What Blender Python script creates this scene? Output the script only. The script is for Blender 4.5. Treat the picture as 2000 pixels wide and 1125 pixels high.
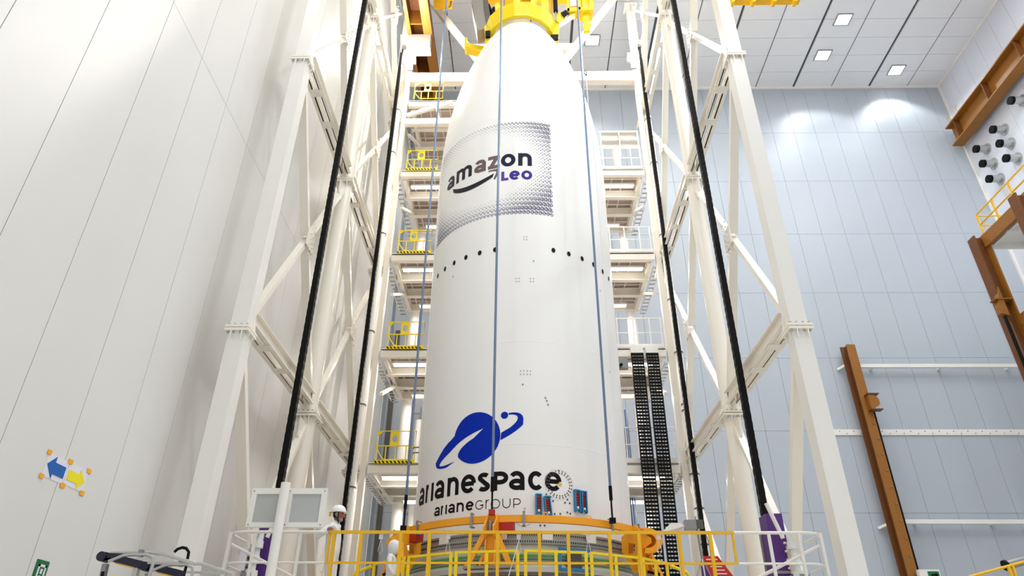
import bpy, bmesh, math, random
from math import sin, cos, pi, radians, sqrt, atan2
from mathutils import Vector, Matrix
from mathutils.geometry import tessellate_polygon
random.seed(7)
for o in list(bpy.data.objects):
    bpy.data.objects.remove(o)
S = bpy.context.scene
COL = S.collection

# ------------------------------------------------------------------ camera, world, light, exposure
cam_d = bpy.data.cameras.new('camera'); cam = bpy.data.objects.new('camera', cam_d); COL.objects.link(cam)
cam_d.sensor_width = 36.0; cam_d.lens = 36.0 * 1335 / 2000; cam_d.clip_end = 200
cam.matrix_world = (Matrix.Translation((0, 0, 1.6)) @ Matrix.Rotation(0.018, 4, 'Z')
                    @ Matrix.Rotation(radians(90 + 30.5), 4, 'X') @ Matrix.Rotation(0.0053, 4, 'Z'))
S.camera = cam
W = bpy.data.worlds.new('world'); S.world = W; W.use_nodes = True
W.node_tree.nodes['Background'].inputs[0].default_value = (0.96, 0.97, 1.0, 1)
W.node_tree.nodes['Background'].inputs[1].default_value = 0.62
S.view_settings.view_transform = 'Standard'; S.view_settings.look = 'None'
S.view_settings.gamma = 1.0; S.view_settings.use_curve_mapping = False
S.view_settings.exposure = 0.13

def area(name, loc, aim, size, watts, color=(1, 1, 1)):
    d = bpy.data.lights.new(name, 'AREA'); d.shape = 'DISK'; d.size = size; d.energy = watts; d.color = color
    o = bpy.data.objects.new(name, d); COL.objects.link(o); o.location = loc
    o.rotation_euler = (Vector(aim) - Vector(loc)).to_track_quat('-Z', 'Y').to_euler()
    return o
for i, (x, y) in enumerate(((0, 3), (6, 3), (13, 4), (0, 10), (5, 10), (13, 12), (20, 16), (9.5, 20), (20, 6))):
    area('hall_light', (x, y, 31.2), (x, y, 0), 2.2, 280 if y == 10 else 620, (1.0, 0.98, 0.94) if x < 8 else (0.93, 0.97, 1.0))
area('flood_light', (-5.2, 7.5, 21), (3.5, 18, 7), 1.6, 110, (1.0, 0.97, 0.92))  # out of view, added to brighten the fairing flank and truss
area('flood_light', (6.5, 7.5, 21), (-4, 18, 7), 1.6, 160, (1.0, 0.97, 0.92))  # right-hand counterpart, also unseen and added for side light
area('flood_light', (4.75, 20.2, 24.9), (-5.8, 14, 8), 0.7, 2200, (1.0, 0.95, 0.86))
area('flood_light', (-4.75, 20.2, 24.9), (5.5, 13, 6), 0.7, 900, (1.0, 0.95, 0.86))

# ------------------------------------------------------------------ materials
def lin(c):
    return tuple(((v / 255) / 12.92 if v / 255 <= 0.04045 else ((v / 255 + 0.055) / 1.055) ** 2.4) for v in c)
MATS = {}
def mat(name, rgb, rough=0.5, metal=0.0, emit=0.0, noise=0.0, scale=6.0, bump=0.0, spec=0.5, coat=0.0):
    if name.startswith(('print', 'black', 'rubber', 'duct_b')): spec = 0.12
    m = bpy.data.materials.new(name); m.use_nodes = True; nt = m.node_tree; b = nt.nodes['Principled BSDF']
    c = lin(rgb) + (1,)
    b.inputs['Base Color'].default_value = c; b.inputs['Roughness'].default_value = rough
    b.inputs['Metallic'].default_value = metal; b.inputs['Specular IOR Level'].default_value = spec
    b.inputs['Coat Weight'].default_value = coat
    if emit:
        b.inputs['Emission Color'].default_value = c; b.inputs['Emission Strength'].default_value = emit
    tc = nt.nodes.new('ShaderNodeTexCoord'); n = nt.nodes.new('ShaderNodeTexNoise')
    n.inputs['Scale'].default_value = scale; n.inputs['Detail'].default_value = 3
    nt.links.new(tc.outputs['Object'], n.inputs['Vector'])
    if noise:
        mx = nt.nodes.new('ShaderNodeMix'); mx.data_type = 'RGBA'
        mx.inputs['A'].default_value = tuple(v * (1 - noise) for v in c[:3]) + (1,)
        mx.inputs['B'].default_value = tuple(min(1, v * (1 + noise)) for v in c[:3]) + (1,)
        nt.links.new(n.outputs['Fac'], mx.inputs['Factor']); nt.links.new(mx.outputs['Result'], b.inputs['Base Color'])
    if bump:
        bp = nt.nodes.new('ShaderNodeBump'); bp.inputs['Strength'].default_value = bump; bp.inputs['Distance'].default_value = 0.02
        nt.links.new(n.outputs['Fac'], bp.inputs['Height']); nt.links.new(bp.outputs['Normal'], b.inputs['Normal'])
    MATS[name] = m
    return m
mat('wall_warm', (227, 226, 222), 0.42, noise=0.02, scale=0.6, bump=0.03)
mat('wall_blue', (182, 190, 199), 0.4, noise=0.03, scale=0.5, bump=0.03)
mat('wall_lilac', (222, 224, 232), 0.45, noise=0.02, scale=0.5)
mat('joint', (176, 176, 172), 0.7)
mat('joint_blue', (158, 169, 180), 0.7)
mat('ceiling_panel', (238, 240, 242), 0.6, noise=0.02, scale=0.8)
mat('ceiling_joint', (84, 86, 90), 0.7)
mat('floor', (205, 204, 198), 0.4, noise=0.05, scale=1.5)
mat('cream', (247, 241, 228), 0.33, noise=0.02, scale=2.0, coat=0.2)
mat('white_paint', (240, 238, 232), 0.35, noise=0.02, scale=2.0)
mat('pearl', (243, 243, 241), 0.36, noise=0.012, scale=0.8, bump=0.015)
mat('seam', (214, 216, 216), 0.5)
mat('black', (17, 16, 15), 0.45)
mat('black_print', (22, 20, 21), 0.5)
mat('rubber', (20, 18, 17), 0.6, noise=0.3, scale=30, bump=0.3)
mat('yellow', (240, 186, 14), 0.4, noise=0.06, scale=5)
mat('bright_yellow', (250, 222, 20), 0.42, noise=0.03, scale=5)
mat('orange', (246, 166, 22), 0.42, noise=0.06, scale=4)
mat('red', (176, 22, 20), 0.45, noise=0.05)
mat('brown', (150, 96, 26), 0.5, noise=0.12, scale=2.5, bump=0.05)
mat('brown_dark', (112, 64, 20), 0.55, noise=0.12, scale=2.5)
mat('purple', (84, 42, 128), 0.45, noise=0.06)
mat('steel', (150, 152, 152), 0.35, metal=0.7, noise=0.05)
mat('alu', (190, 190, 188), 0.28, metal=0.8, noise=0.04)
mat('rope_blue', (112, 130, 160), 0.3, metal=0.4, noise=0.1, scale=20)
mat('wire', (90, 88, 84), 0.5, metal=0.3)
mat('grate', (196, 178, 166), 0.7, noise=0.08, scale=9)
mat('mesh_grey', (170, 168, 164), 0.6, noise=0.1, scale=40)
mat('print_blue', (2, 44, 172), 0.42)
mat('bracket_blue', (32, 132, 184), 0.45)
mat('print_dark', (40, 38, 48), 0.38)
mat('print_brown', (112, 96, 94), 0.36)
mat('print_navy', (26, 30, 56), 0.38)
mat('print_violet', (92, 62, 158), 0.4)
mat('print_indigo', (62, 50, 150), 0.4)
mat('print_dots', (48, 42, 100), 0.45)
mat('print_dots_soft', (104, 96, 142), 0.5)
mat('flange', (158, 158, 154), 0.42, metal=0.35, noise=0.05)
mat('flange_light', (202, 204, 202), 0.4, metal=0.2)
mat('hose_green', (96, 170, 84), 0.4)
mat('hose_teal', (120, 150, 132), 0.4)
mat('skirt_shade', (38, 26, 20), 0.7, noise=0.15)
mat('sign_blue', (22, 96, 178), 0.6)
mat('sign_yellow', (244, 232, 20), 0.6)
mat('paper', (232, 230, 238), 0.7)
mat('tape', (250, 176, 40), 0.6)
mat('sign_green', (14, 110, 62), 0.5)
mat('sign_red', (196, 34, 34), 0.55)
mat('screen_grey', (182, 186, 184), 0.3, noise=0.04, scale=3)
mat('suit', (228, 232, 232), 0.75, noise=0.03, scale=18, bump=0.25)
mat('helmet', (244, 244, 242), 0.3)
mat('skin', (158, 96, 74), 0.55)
mat('beard', (30, 24, 22), 0.7)
mat('cloth_grey', (150, 150, 150), 0.8)
mat('padding', (22, 26, 50), 0.5)
mat('housing', (146, 142, 134), 0.42, metal=0.3, noise=0.06)
mat('lamp_emit', (255, 255, 255), 0.5, emit=9.0)
mat('flood_emit', (255, 250, 242), 0.5, emit=14.0)
mat('tube_emit', (255, 252, 244), 0.5, emit=5.0)
mat('duct_foil', (222, 220, 218), 0.3, metal=0.4, noise=0.08, scale=10, bump=0.5)
mat('duct_black', (14, 14, 14), 0.6)

# ------------------------------------------------------------------ mesh helpers
class MB:
    def __init__(s): s.v = []; s.f = []
    def add(s, vs, fs):
        n = len(s.v); s.v += [tuple(v) for v in vs]; s.f += [tuple(i + n for i in f) for f in fs]; return s
    def box(s, a, b):
        (x0, y0, z0), (x1, y1, z1) = a, b
        x0, x1 = min(x0, x1), max(x0, x1); y0, y1 = min(y0, y1), max(y0, y1); z0, z1 = min(z0, z1), max(z0, z1)
        return s.add([(x0, y0, z0), (x1, y0, z0), (x1, y1, z0), (x0, y1, z0), (x0, y0, z1), (x1, y0, z1), (x1, y1, z1), (x0, y1, z1)],
                     [(0, 3, 2, 1), (4, 5, 6, 7), (0, 1, 5, 4), (1, 2, 6, 5), (2, 3, 7, 6), (3, 0, 4, 7)])
    def cbox(s, c, d): return s.box([c[i] - d[i] / 2 for i in range(3)], [c[i] + d[i] / 2 for i in range(3)])
    def frame(s, p, q, side=None):
        p, q = Vector(p), Vector(q); d = (q - p).normalized()
        sv = Vector(side) if side else (Vector((0, 0, 1)) if abs(d.z) < 0.95 else Vector((0, 1, 0)))
        u = d.cross(sv).normalized(); w = u.cross(d).normalized()
        return p, q, u, w
    def bar(s, p, q, w, h, side=None):          # rectangular member, w across, h along 'side'
        p, q, u, v = s.frame(p, q, side); r = []
        for e in (p, q):
            for a, b in ((-1, -1), (1, -1), (1, 1), (-1, 1)): r.append(e + u * a * w / 2 + v * b * h / 2)
        return s.add(r, [(0, 3, 2, 1), (4, 5, 6, 7), (0, 1, 5, 4), (1, 2, 6, 5), (2, 3, 7, 6), (3, 0, 4, 7)])
    def ibeam(s, p, q, w, h, side=None, t=0.03, web=0.02):
        P, Q, u, v = s.frame(p, q, side)
        for sg in (-1, 1):
            o = v * sg * (h / 2 - t / 2); s.bar(P + o, Q + o, w, t, side)
        return s.bar(P, Q, web, h - 2 * t, side)
    def channel(s, p, q, w, h, side=None, t=0.025, open_=1):
        P, Q, u, v = s.frame(p, q, side)
        for sg in (-1, 1):
            o = v * sg * (h / 2 - t / 2); s.bar(P + o, Q + o, w, t, side)
        o = u * (-open_) * (w / 2 - t / 2)
        return s.bar(P + o, Q + o, t, h, side)
    def tube(s, p, q, r, n=10, r2=None):
        P, Q, u, v = s.frame(p, q); r2 = r if r2 is None else r2; vs = []
        for e, rr in ((P, r), (Q, r2)):
            for i in range(n): a = 2 * pi * i / n; vs.append(e + u * cos(a) * rr + v * sin(a) * rr)
        fs = [(i, (i + 1) % n, n + (i + 1) % n, n + i) for i in range(n)] + [tuple(range(n))[::-1], tuple(range(n, 2 * n))]
        return s.add(vs, fs)
    def path(s, pts, r, n=8, closed=False):
        pts = [Vector(p) for p in pts]; m = len(pts); vs = []; pu = None
        for i, p in enumerate(pts):
            if closed: d = pts[(i + 1) % m] - pts[i - 1]
            else: d = pts[min(i + 1, m - 1)] - pts[max(i - 1, 0)]
            d.normalize()
            if pu is None:
                sv = Vector((0, 0, 1)) if abs(d.z) < 0.95 else Vector((0, 1, 0)); u = d.cross(sv).normalized()
            else: u = (pu - d * pu.dot(d)).normalized()
            pu = u; w = d.cross(u)
            for k in range(n): a = 2 * pi * k / n; vs.append(p + u * cos(a) * r + w * sin(a) * r)
        fs = []
        for i in range(m if closed else m - 1):
            j = (i + 1) % m
            for k in range(n): fs.append((i * n + k, i * n + (k + 1) % n, j * n + (k + 1) % n, j * n + k))
        if not closed: fs += [tuple(range(n))[::-1], tuple(range((m - 1) * n, m * n))]
        return s.add(vs, fs)
    def lathe(s, prof, c, n=96, a0=0.0, a1=2 * pi, closed=False):
        full = abs(a1 - a0 - 2 * pi) < 1e-6; k = n if full else n + 1; m = len(prof); vs = []
        for r, z in prof:
            for i in range(k):
                a = a0 + (a1 - a0) * i / n; vs.append((c[0] + r * sin(a), c[1] - r * cos(a), z))
        fs = []
        for j in range(m if closed else m - 1):
            jj = (j + 1) % m
            for i in range(n): fs.append((j * k + i, j * k + (i + 1) % k, jj * k + (i + 1) % k, jj * k + i))
        if not full and closed: fs += [tuple(j * k for j in range(m)), tuple(j * k + k - 1 for j in range(m))[::-1]]
        return s.add(vs, fs)
    def prism(s, pts, off):                      # polygon pts (3D list) extruded by the vector off
        n = len(pts); off = Vector(off); a = [Vector(p) for p in pts]; b = [p + off for p in a]
        if n > 4:
            tr = [tuple(t) for t in tessellate_polygon([a])]
            return s.add(a + b, tr + [tuple(i + n for i in t)[::-1] for t in tr] + [(i, n + i, n + (i + 1) % n, (i + 1) % n) for i in range(n)])
        return s.add(a + b, [tuple(range(n)), tuple(range(n, 2 * n))[::-1]] + [(i, n + i, n + (i + 1) % n, (i + 1) % n) for i in range(n)])
    def plate(s, outer, holes, off):             # flat plate with holes, outline in 3D
        loops = [[Vector(p) for p in outer]] + [[Vector(p) for p in h] for h in holes]; off = Vector(off)
        tri = tessellate_polygon(loops); flat = [p for l in loops for p in l]; n = len(flat)
        fs = [tuple(t) for t in tri] + [tuple(i + n for i in t)[::-1] for t in tri]; k = 0
        for l in loops:
            for i in range(len(l)): a = k + i; b = k + (i + 1) % len(l); fs.append((a, n + a, n + b, b))
            k += len(l)
        return s.add(flat + [p + off for p in flat], fs)
    def mesh(s, name, m, origin=(0, 0, 0), smooth=False, bevel=0):
        me = bpy.data.meshes.new(name); o = origin
        me.from_pydata([(v[0] - o[0], v[1] - o[1], v[2] - o[2]) for v in s.v], [], s.f)
        bm = bmesh.new(); bm.from_mesh(me); bmesh.ops.recalc_face_normals(bm, faces=bm.faces)
        bm.to_mesh(me); bm.free()
        me.materials.append(MATS[m])
        if smooth:
            me.polygons.foreach_set('use_smooth', [True] * len(me.polygons))
            try: me.set_sharp_from_angle(angle=radians(40))
            except Exception: pass
        return me

def origin_of(p):
    o = Vector((0, 0, 0))
    while p: o += p.location; p = p.parent
    return o
def part(parent, name, mb, m, smooth=False, label=None, kind=None):
    o = bpy.data.objects.new(name, mb.mesh(name, m, origin_of(parent), smooth)); COL.objects.link(o); o.parent = parent
    if label: o['label'] = label
    if kind: o['kind'] = kind
    return o
def thing(name, label, cat, loc=(0, 0, 0), group=None):
    o = bpy.data.objects.new(name, None); COL.objects.link(o); o.location = loc; o.empty_display_size = 0.2
    o['label'] = label; o['category'] = cat
    if group: o['group'] = group
    return o
def solo(name, mb, m, label, cat, loc=(0, 0, 0), smooth=False, group=None):
    o = bpy.data.objects.new(name, mb.mesh(name, m, loc, smooth)); COL.objects.link(o); o.location = loc
    o['label'] = label; o['category'] = cat
    if group: o['group'] = group
    return o
def struct(name, mb, m, label, parent=None):
    o = bpy.data.objects.new(name, mb.mesh(name, m)); COL.objects.link(o)
    if parent: o.parent = parent
    else: o['kind'] = 'structure'; o['label'] = label; o['category'] = name.split('_')[0]
    return o
def inst(parent, name, me, loc, rot=None):
    o = bpy.data.objects.new(name, me); COL.objects.link(o); o.parent = parent; o.location = loc
    if rot: o.rotation_euler = rot
    return o

# ------------------------------------------------------------------ the hall
XL, XR, YB, ZC = -6.2, 24.0, 28.4, 31.7
floor = struct('floor', MB().box((XL - .3, -4, -0.2), (XR + .3, YB + .3, 0)), 'floor', 'pale smooth hall floor below the platforms')
wb = struct('wall_back', MB().box((XL, YB + .06, 0), (XR, YB + .3, ZC + .3)), 'joint_blue', 'blue-white panelled back wall of the hall')
wl = struct('wall_left', MB().box((XL - .3, -4, 0), (XL - .06, YB + .06, ZC + .3)), 'joint', 'warm white panelled wall behind the left gantry')
wr = struct('wall_right', MB().box((XR + .06, -4, 0), (XR + .3, YB + .06, ZC + .3)), 'joint', 'white panelled wall with round duct openings at the right')
ce = struct('ceiling', MB().box((XL, -4, ZC + .08), (XR, YB + .06, ZC + .3)), 'ceiling_joint', 'grey-blue panelled ceiling with dark joint lines')
def panel_mesh(dx, dy, dz, m): return MB().box((0, 0, 0), (dx, dy, dz)).mesh('panel', m)
g = 0.014
zb = [0, 4.4, 7.8, 11.2, 14.6, 18.0, 21.4, 24.8, 28.2, ZC]
xs0 = 17.36 - 1.17 * 20
for j in range(len(zb) - 1):
    g = .011
    me = panel_mesh(1.17 - g, .06, zb[j + 1] - zb[j] - g, 'wall_blue')
    for i in range(26):
        x = xs0 + 1.17 * i
        if x < XL - .1 or x + 1.17 > XR + .5: continue
        w = min(1.17, XR - x)
        if w < 1.16: mm = panel_mesh(w - g, .06, zb[j + 1] - zb[j] - g, 'wall_blue')
        else: mm = me
        inst(wb, 'panel', mm, (x + g / 2, YB, zb[j] + g / 2))
zl = [0, 12.15, 24.3, ZC]
for j in range(3):
    me = panel_mesh(.06, 1.24 - g, zl[j + 1] - zl[j] - g, 'wall_warm')
    for i in range(20):
        y = 7.82 - 1.24 * 3 + 1.24 * i
        if y + 1.24 > YB + .1: continue
        inst(wl, 'panel', me, (XL - .06, y + g / 2, zl[j] + g / 2))
me = panel_mesh(.06, .7, ZC, 'wall_warm'); inst(wl, 'panel', me, (XL - .06, 27.68, 0))
inst(wl, 'panel', panel_mesh(.06, 8.0, ZC, 'wall_warm'), (XL - .06, -3.95, 0))
zr = [0, 12, 21.5, ZC]
for j in range(3):
    me = panel_mesh(.06, 1.17 - g, zr[j + 1] - zr[j] - g, 'wall_lilac')
    for i in range(16):
        y = YB - 1.17 * (i + 1)
        inst(wr, 'panel', me, (XR, y + g / 2, zr[j] + g / 2))
inst(wr, 'panel', panel_mesh(.06, 13.4, ZC, 'wall_lilac'), (XR, -3.95, 0))
cx = [13.5 + 2.17 * k for k in range(-10, 6)]
for k in range(len(cx)):
    x0 = cx[k]; wide = (.14 if k % 2 else .06); x1 = min(x0 + 2.17, XR); wide2 = (.14 if (k + 1) % 2 else .06)
    a, b = x0 + wide / 2, x1 - (wide2 / 2 if x1 < XR else 0)
    if k == 0: a = x0
    if b - a < .2 or b < XL: continue
    a = max(a, XL)
    me = panel_mesh(b - a, 1.17 - .02, .08, 'ceiling_panel')
    for j in range(11):
        y = 28.99 - 1.17 * (j + 1) - .58
        if j == 0:
            inst(ce, 'ceiling_panel', panel_mesh(b - a, YB - y - .02, .08, 'ceiling_panel'), (a, y + .01, ZC)); continue
        inst(ce, 'ceiling_panel', me, (a, y + .01, ZC))
    inst(ce, 'ceiling_panel', panel_mesh(b - a, 16.0 + 3.4, .08, 'ceiling_panel'), (a, -3.9, ZC))
struct('trim_1', MB().box((XL, YB - .08, ZC - .12), (XR, YB, ZC)), 'white_paint', 'thin white trim between back wall and ceiling')
struct('trim_2', MB().box((XR - .1, 5, ZC - .12), (XR, YB - .08, ZC)), 'white_paint', 'thin white trim between right wall and ceiling')
struct('trim_3', MB().box((XR - .1, YB - .1, 0), (XR, YB, ZC - .12)), 'white_paint', 'white corner trim of the right wall')
struct('trim_4', MB().box((XL + .3, YB - .12, 0), (XL + .5, YB, 16)), 'wire', 'dark vertical track on the back wall in the left corner')
# rails on the back wall
for z, x0, lab in ((14.03, 14.9, 'upper'), (7.38, 14.75, 'lower')):
    t = thing('wall_rail', lab + ' white horizontal rail running right from the brown upright on the back wall', 'rail', (19, YB - .3, z), 'white rails on the back wall')
    part(t, 'beam', MB().box((x0, YB - .42, z - .07), (XR, YB - .3, z + .09)), 'white_paint')
    for x in (15.5, 18.5, 21.5): part(t, 'bracket', MB().box((x - .05, YB - .3, z - .05), (x + .05, YB, z + .05)), 'white_paint')
t = thing('wall_rail', 'flat bolted white strip on the back wall between the two white rails', 'rail', (19, YB - .06, 11.1), 'white rails on the back wall')
part(t, 'strip', MB().box((13.0, YB - .05, 11.0), (XR, YB, 11.25)), 'white_paint')
bm_ = MB()
for i in range(36): bm_.cbox((13.15 + .3 * i, YB - .06, 11.12 + (.05 if i % 2 else -.05)), (.03, .03, .03))
part(t, 'bolt_row', bm_, 'steel', kind='stuff')

# ceiling lamps
def ceiling_lamp(x, y, lab, on=True):
    t = thing('ceiling_lamp', lab, 'lamp', (x, y, ZC), 'square ceiling lamps')
    f = MB()
    for a, b in (((x - .4, y - .36, ZC - .05), (x + .4, y - .31, ZC)), ((x - .4, y + .31, ZC - .05), (x + .4, y + .36, ZC)),
                 ((x - .4, y - .31, ZC - .05), (x - .34, y + .31, ZC)), ((x + .34, y - .31, ZC - .05), (x + .4, y + .31, ZC))): f.box(a, b)
    part(t, 'frame', f, 'steel'); part(t, 'diffuser', MB().box((x - .34, y - .31, ZC - .035), (x + .34, y + .31, ZC - .001)), 'lamp_emit')
    d = bpy.data.lights.new('lamp_spot', 'SPOT'); d.energy = 650; d.spot_size = radians(118); d.spot_blend = .35; d.shadow_soft_size = .3; d.color = (.93, .97, 1)
    o = bpy.data.objects.new('lamp_spot', d); COL.objects.link(o); o.parent = t; o.location = (0, 0, -.12)
    return t
ceiling_lamp(16.68, 23.75, 'topmost square ceiling lamp of the three right of the right truss')
ceiling_lamp(16.5, 26.05, 'square ceiling lamp just below the topmost one, left of the corner one')
ceiling_lamp(21.0, 27.15, 'square ceiling lamp closest to the right wall corner')
ceiling_lamp(3.79, 24.9, 'square ceiling lamp just right of the white nose cone')

# ------------------------------------------------------------------ gantries (left and right)
LEV = [0.0, 7.45, 14.8, 22.2, 29.6]
LEGY = [11.55, 16.2, 21.35]
def gantry(s, word):
    X = -5.36 if s < 0 else 5.15
    t = thing('truss_gantry', 'tall cream steel truss tower with crossed braces on the %s side of the rocket' % word, 'gantry', (X, 16.2, 0), 'truss towers either side of the rocket')
    for z0, z1 in zip(LEV[:-1], LEV[1:]):
        part(t, 'column', MB().box((X - .16, LEGY[0] - .17, z0 + .06), (X + .16, LEGY[0] + .17, z1 - .06)), 'white_paint')
        part(t, 'column', MB().tube((X, LEGY[1], z0 + .05), (X, LEGY[1], z1 - .05), .21, 24), 'cream', True)
        part(t, 'column', MB().tube((X, LEGY[2], z0 + .05), (X, LEGY[2], z1 - .05), .21, 24), 'cream', True)
    for z in LEV[1:]:
        for k, y in enumerate(LEGY):
            m = MB(); w = .225 if k == 0 else .28
            m.box((X - w, y - w, z - .06), (X + w, y + w, z - .01)); m.box((X - w, y - w, z + .01), (X + w, y + w, z + .06)); m.box((X - .22, y - .2, z - .02), (X + .22, y + .2, z + .02))
            for sg in (-1, 1):
                for q in (-.1, .1):
                    m.prism([(X + sg * .16, y + q, z + .06), (X + sg * w, y + q, z + .06), (X + sg * .16, y + q, z + .34)], (0, .025, 0))
                    m.prism([(X + sg * .16, y + q, z - .06), (X + sg * w, y + q, z - .06), (X + sg * .16, y + q, z - .24)], (0, .025, 0))
                    m.prism([(X + q, y + sg * .22, z - .06), (X + q, y + sg * w, z - .06), (X + q, y + sg * .22, z - .24)], (.025, 0, 0))
            part(t, 'splice_plate', m, 'cream')
            bo = MB()
            for q in (-.17, -.06, .06, .17):
                for e in (-1, 1): bo.tube((X + q, y + e * (w - .04), z - .1), (X + q, y + e * (w - .04), z + .1), .02, 6)
            part(t, 'bolt_row', bo, 'alu', kind='stuff')
    for a, b in ((0, 1), (1, 2)):
        y0, y1 = LEGY[a], LEGY[b]
        for k, z in enumerate(LEV[1:]):
            for e in (-.13, .13):
                part(t, 'level_beam', MB().channel((X + e, y0 + .24, z + .38), (X + e, y1 - .24, z + .38), .11, .3, (0, 0, 1), open_=(1 if e > 0 else -1)), 'cream')
            for q in range(1, 4):
                yy = y0 + (y1 - y0) * q / 4
                part(t, 'batten', MB().box((X - .17, yy - .12, z + .2), (X + .17, yy + .12, z + .226)), 'cream')
        for k in range(4):
            z0, z1 = LEV[k] + .35, LEV[k + 1] - .3
            ym, zm = (y0 + y1) / 2, (z0 + z1) / 2
            w = .11 if b == 1 else .09
            part(t, 'brace', MB().bar((X, y0 + .15, z0), (X, y1 - .15, z1), w, .16, (1, 0, 0)), 'cream')
            d1 = Vector((0, y1 - y0 - .3, z0 - z1)).normalized()
            A = Vector((X, y0 + .15, z1)); B = Vector((X, y1 - .15, z0)); Mid = (A + B) / 2
            part(t, 'brace', MB().bar(A, Mid - d1 * .12, w + .03, .2, (1, 0, 0)), 'cream'); part(t, 'brace', MB().bar(Mid + d1 * .12, B, w + .03, .2, (1, 0, 0)), 'cream')
            nd = MB().cbox((X - s * .13, ym, zm), (.03, .5, .5)); part(t, 'gusset', nd, 'cream')
            bo = MB()
            for q in range(7):
                for e in (-.09, .09):
                    bo.tube((X - s * .15, ym + e, zm - .45 + q * .15), (X - s * .19, ym + e, zm - .45 + q * .15), .022, 6)
            part(t, 'bolt_row', bo, 'cream', kind='stuff')
            for yy, sg in ((y0, 1), (y1, -1)):
                for zz, e in ((z0, 1), (z1, -1)):
                    part(t, 'gusset', MB().prism([(X - .02, yy + sg * .2, zz - e * .1), (X - .02, yy + sg * .5, zz - e * .1), (X - .02, yy + sg * .5, zz + e * .35), (X - .02, yy + sg * .2, zz + e * .5)], (.04, 0, 0)), 'cream')
    return t
gl = gantry(-1, 'left'); gr = gantry(1, 'right')

# black drive belts hanging on the gantries, with their purple guards
def belt(x, y, z0, z1, w, lab):
    t = thing('drive_belt', lab, 'belt', (x, y, z0), 'black vertical belts on the truss towers')
    part(t, 'belt', MB().box((x - w / 2, y - w / 2, z0), (x + w / 2, y + w / 2, z1)), 'black')
    m = MB(); n = int((z1 - z0) / .2)
    for i in range(n): m.box((x - w / 2 - .003, y - w / 2 - .003, z0 + i * .2), (x + w / 2 + .003, y + w / 2 + .003, z0 + i * .2 + .12))
    part(t, 'tooth_row', m, 'rubber', kind='stuff')
belt(-4.97, 14.0, 4.36, 26.5, .125, 'thick black belt in front on the left truss tower, ending behind the mirror post')
belt(4.79, 14.05, 4.62, 26.5, .125, 'thick black belt in front on the right truss tower, ending at the tall purple post')
belt(-5.1, 19.9, 3.0, 25.2, .12, 'thinner black belt of the left tower, ending behind the helmeted person')
belt(4.98, 19.9, 4.6, 25.2, .12, 'thinner black belt of the right tower, beside the clamped white pipe and the cable chains')
for s, y in ((-1, 19.9), (1, 19.9)):
    t = thing('pulley_bracket', 'white pulley bracket at the top of the thinner %s belt' % ('left' if s < 0 else 'right'), 'bracket', (s * 5.0, y, 25.2), 'belt pulley brackets')
    part(t, 'side_plate', MB().prism([(s * 4.86, y - .5, 25.5), (s * 4.86, y + .9, 25.9), (s * 4.86, y + .9, 24.3), (s * 4.86, y + .35, 23.6), (s * 4.86, y + .15, 24.6)], (s * .03, 0, 0)), 'white_paint')
    part(t, 'side_plate', MB().prism([(s * 5.1, y - .5, 25.5), (s * 5.1, y + .9, 25.9), (s * 5.1, y + .9, 24.3), (s * 5.1, y + .35, 23.6), (s * 5.1, y + .15, 24.6)], (s * .03, 0, 0)), 'white_paint')
    part(t, 'pulley', MB().tube((s * 4.9, y, 25.3), (s * 5.09, y, 25.3), .2, 20), 'steel', True)
def guard(x, y, z1, wx, wy, lab):
    t = thing('guard_post', lab, 'post', (x, y, 0), 'purple belt guards')
    part(t, 'cover', MB().box((x - wx / 2, y - wy / 2, 0), (x + wx / 2, y + wy / 2, z1)), 'purple')
    part(t, 'side_rail', MB().box((x - wx / 2 - .02, y + wy / 2 + .005, 0), (x + wx / 2 - .06, y + wy / 2 + .11, z1 - .25)), 'steel')
    part(t, 'latch', MB().box((x - wx / 2 - .16, y - wy / 2 - .03, z1 - 1.1), (x + wx / 2, y - wy / 2 - .005, z1 - 1.05)), 'steel')
guard(4.89, 14.05, 4.61, .32, .42, 'tall purple box post behind the white rail on the right')
guard(-5.0, 14.0, 4.32, .3, .42, 'purple box post behind the mirror post on the left')
guard(4.94, 19.9, 4.55, .2, .3, 'small purple box post behind the red sign')

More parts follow.
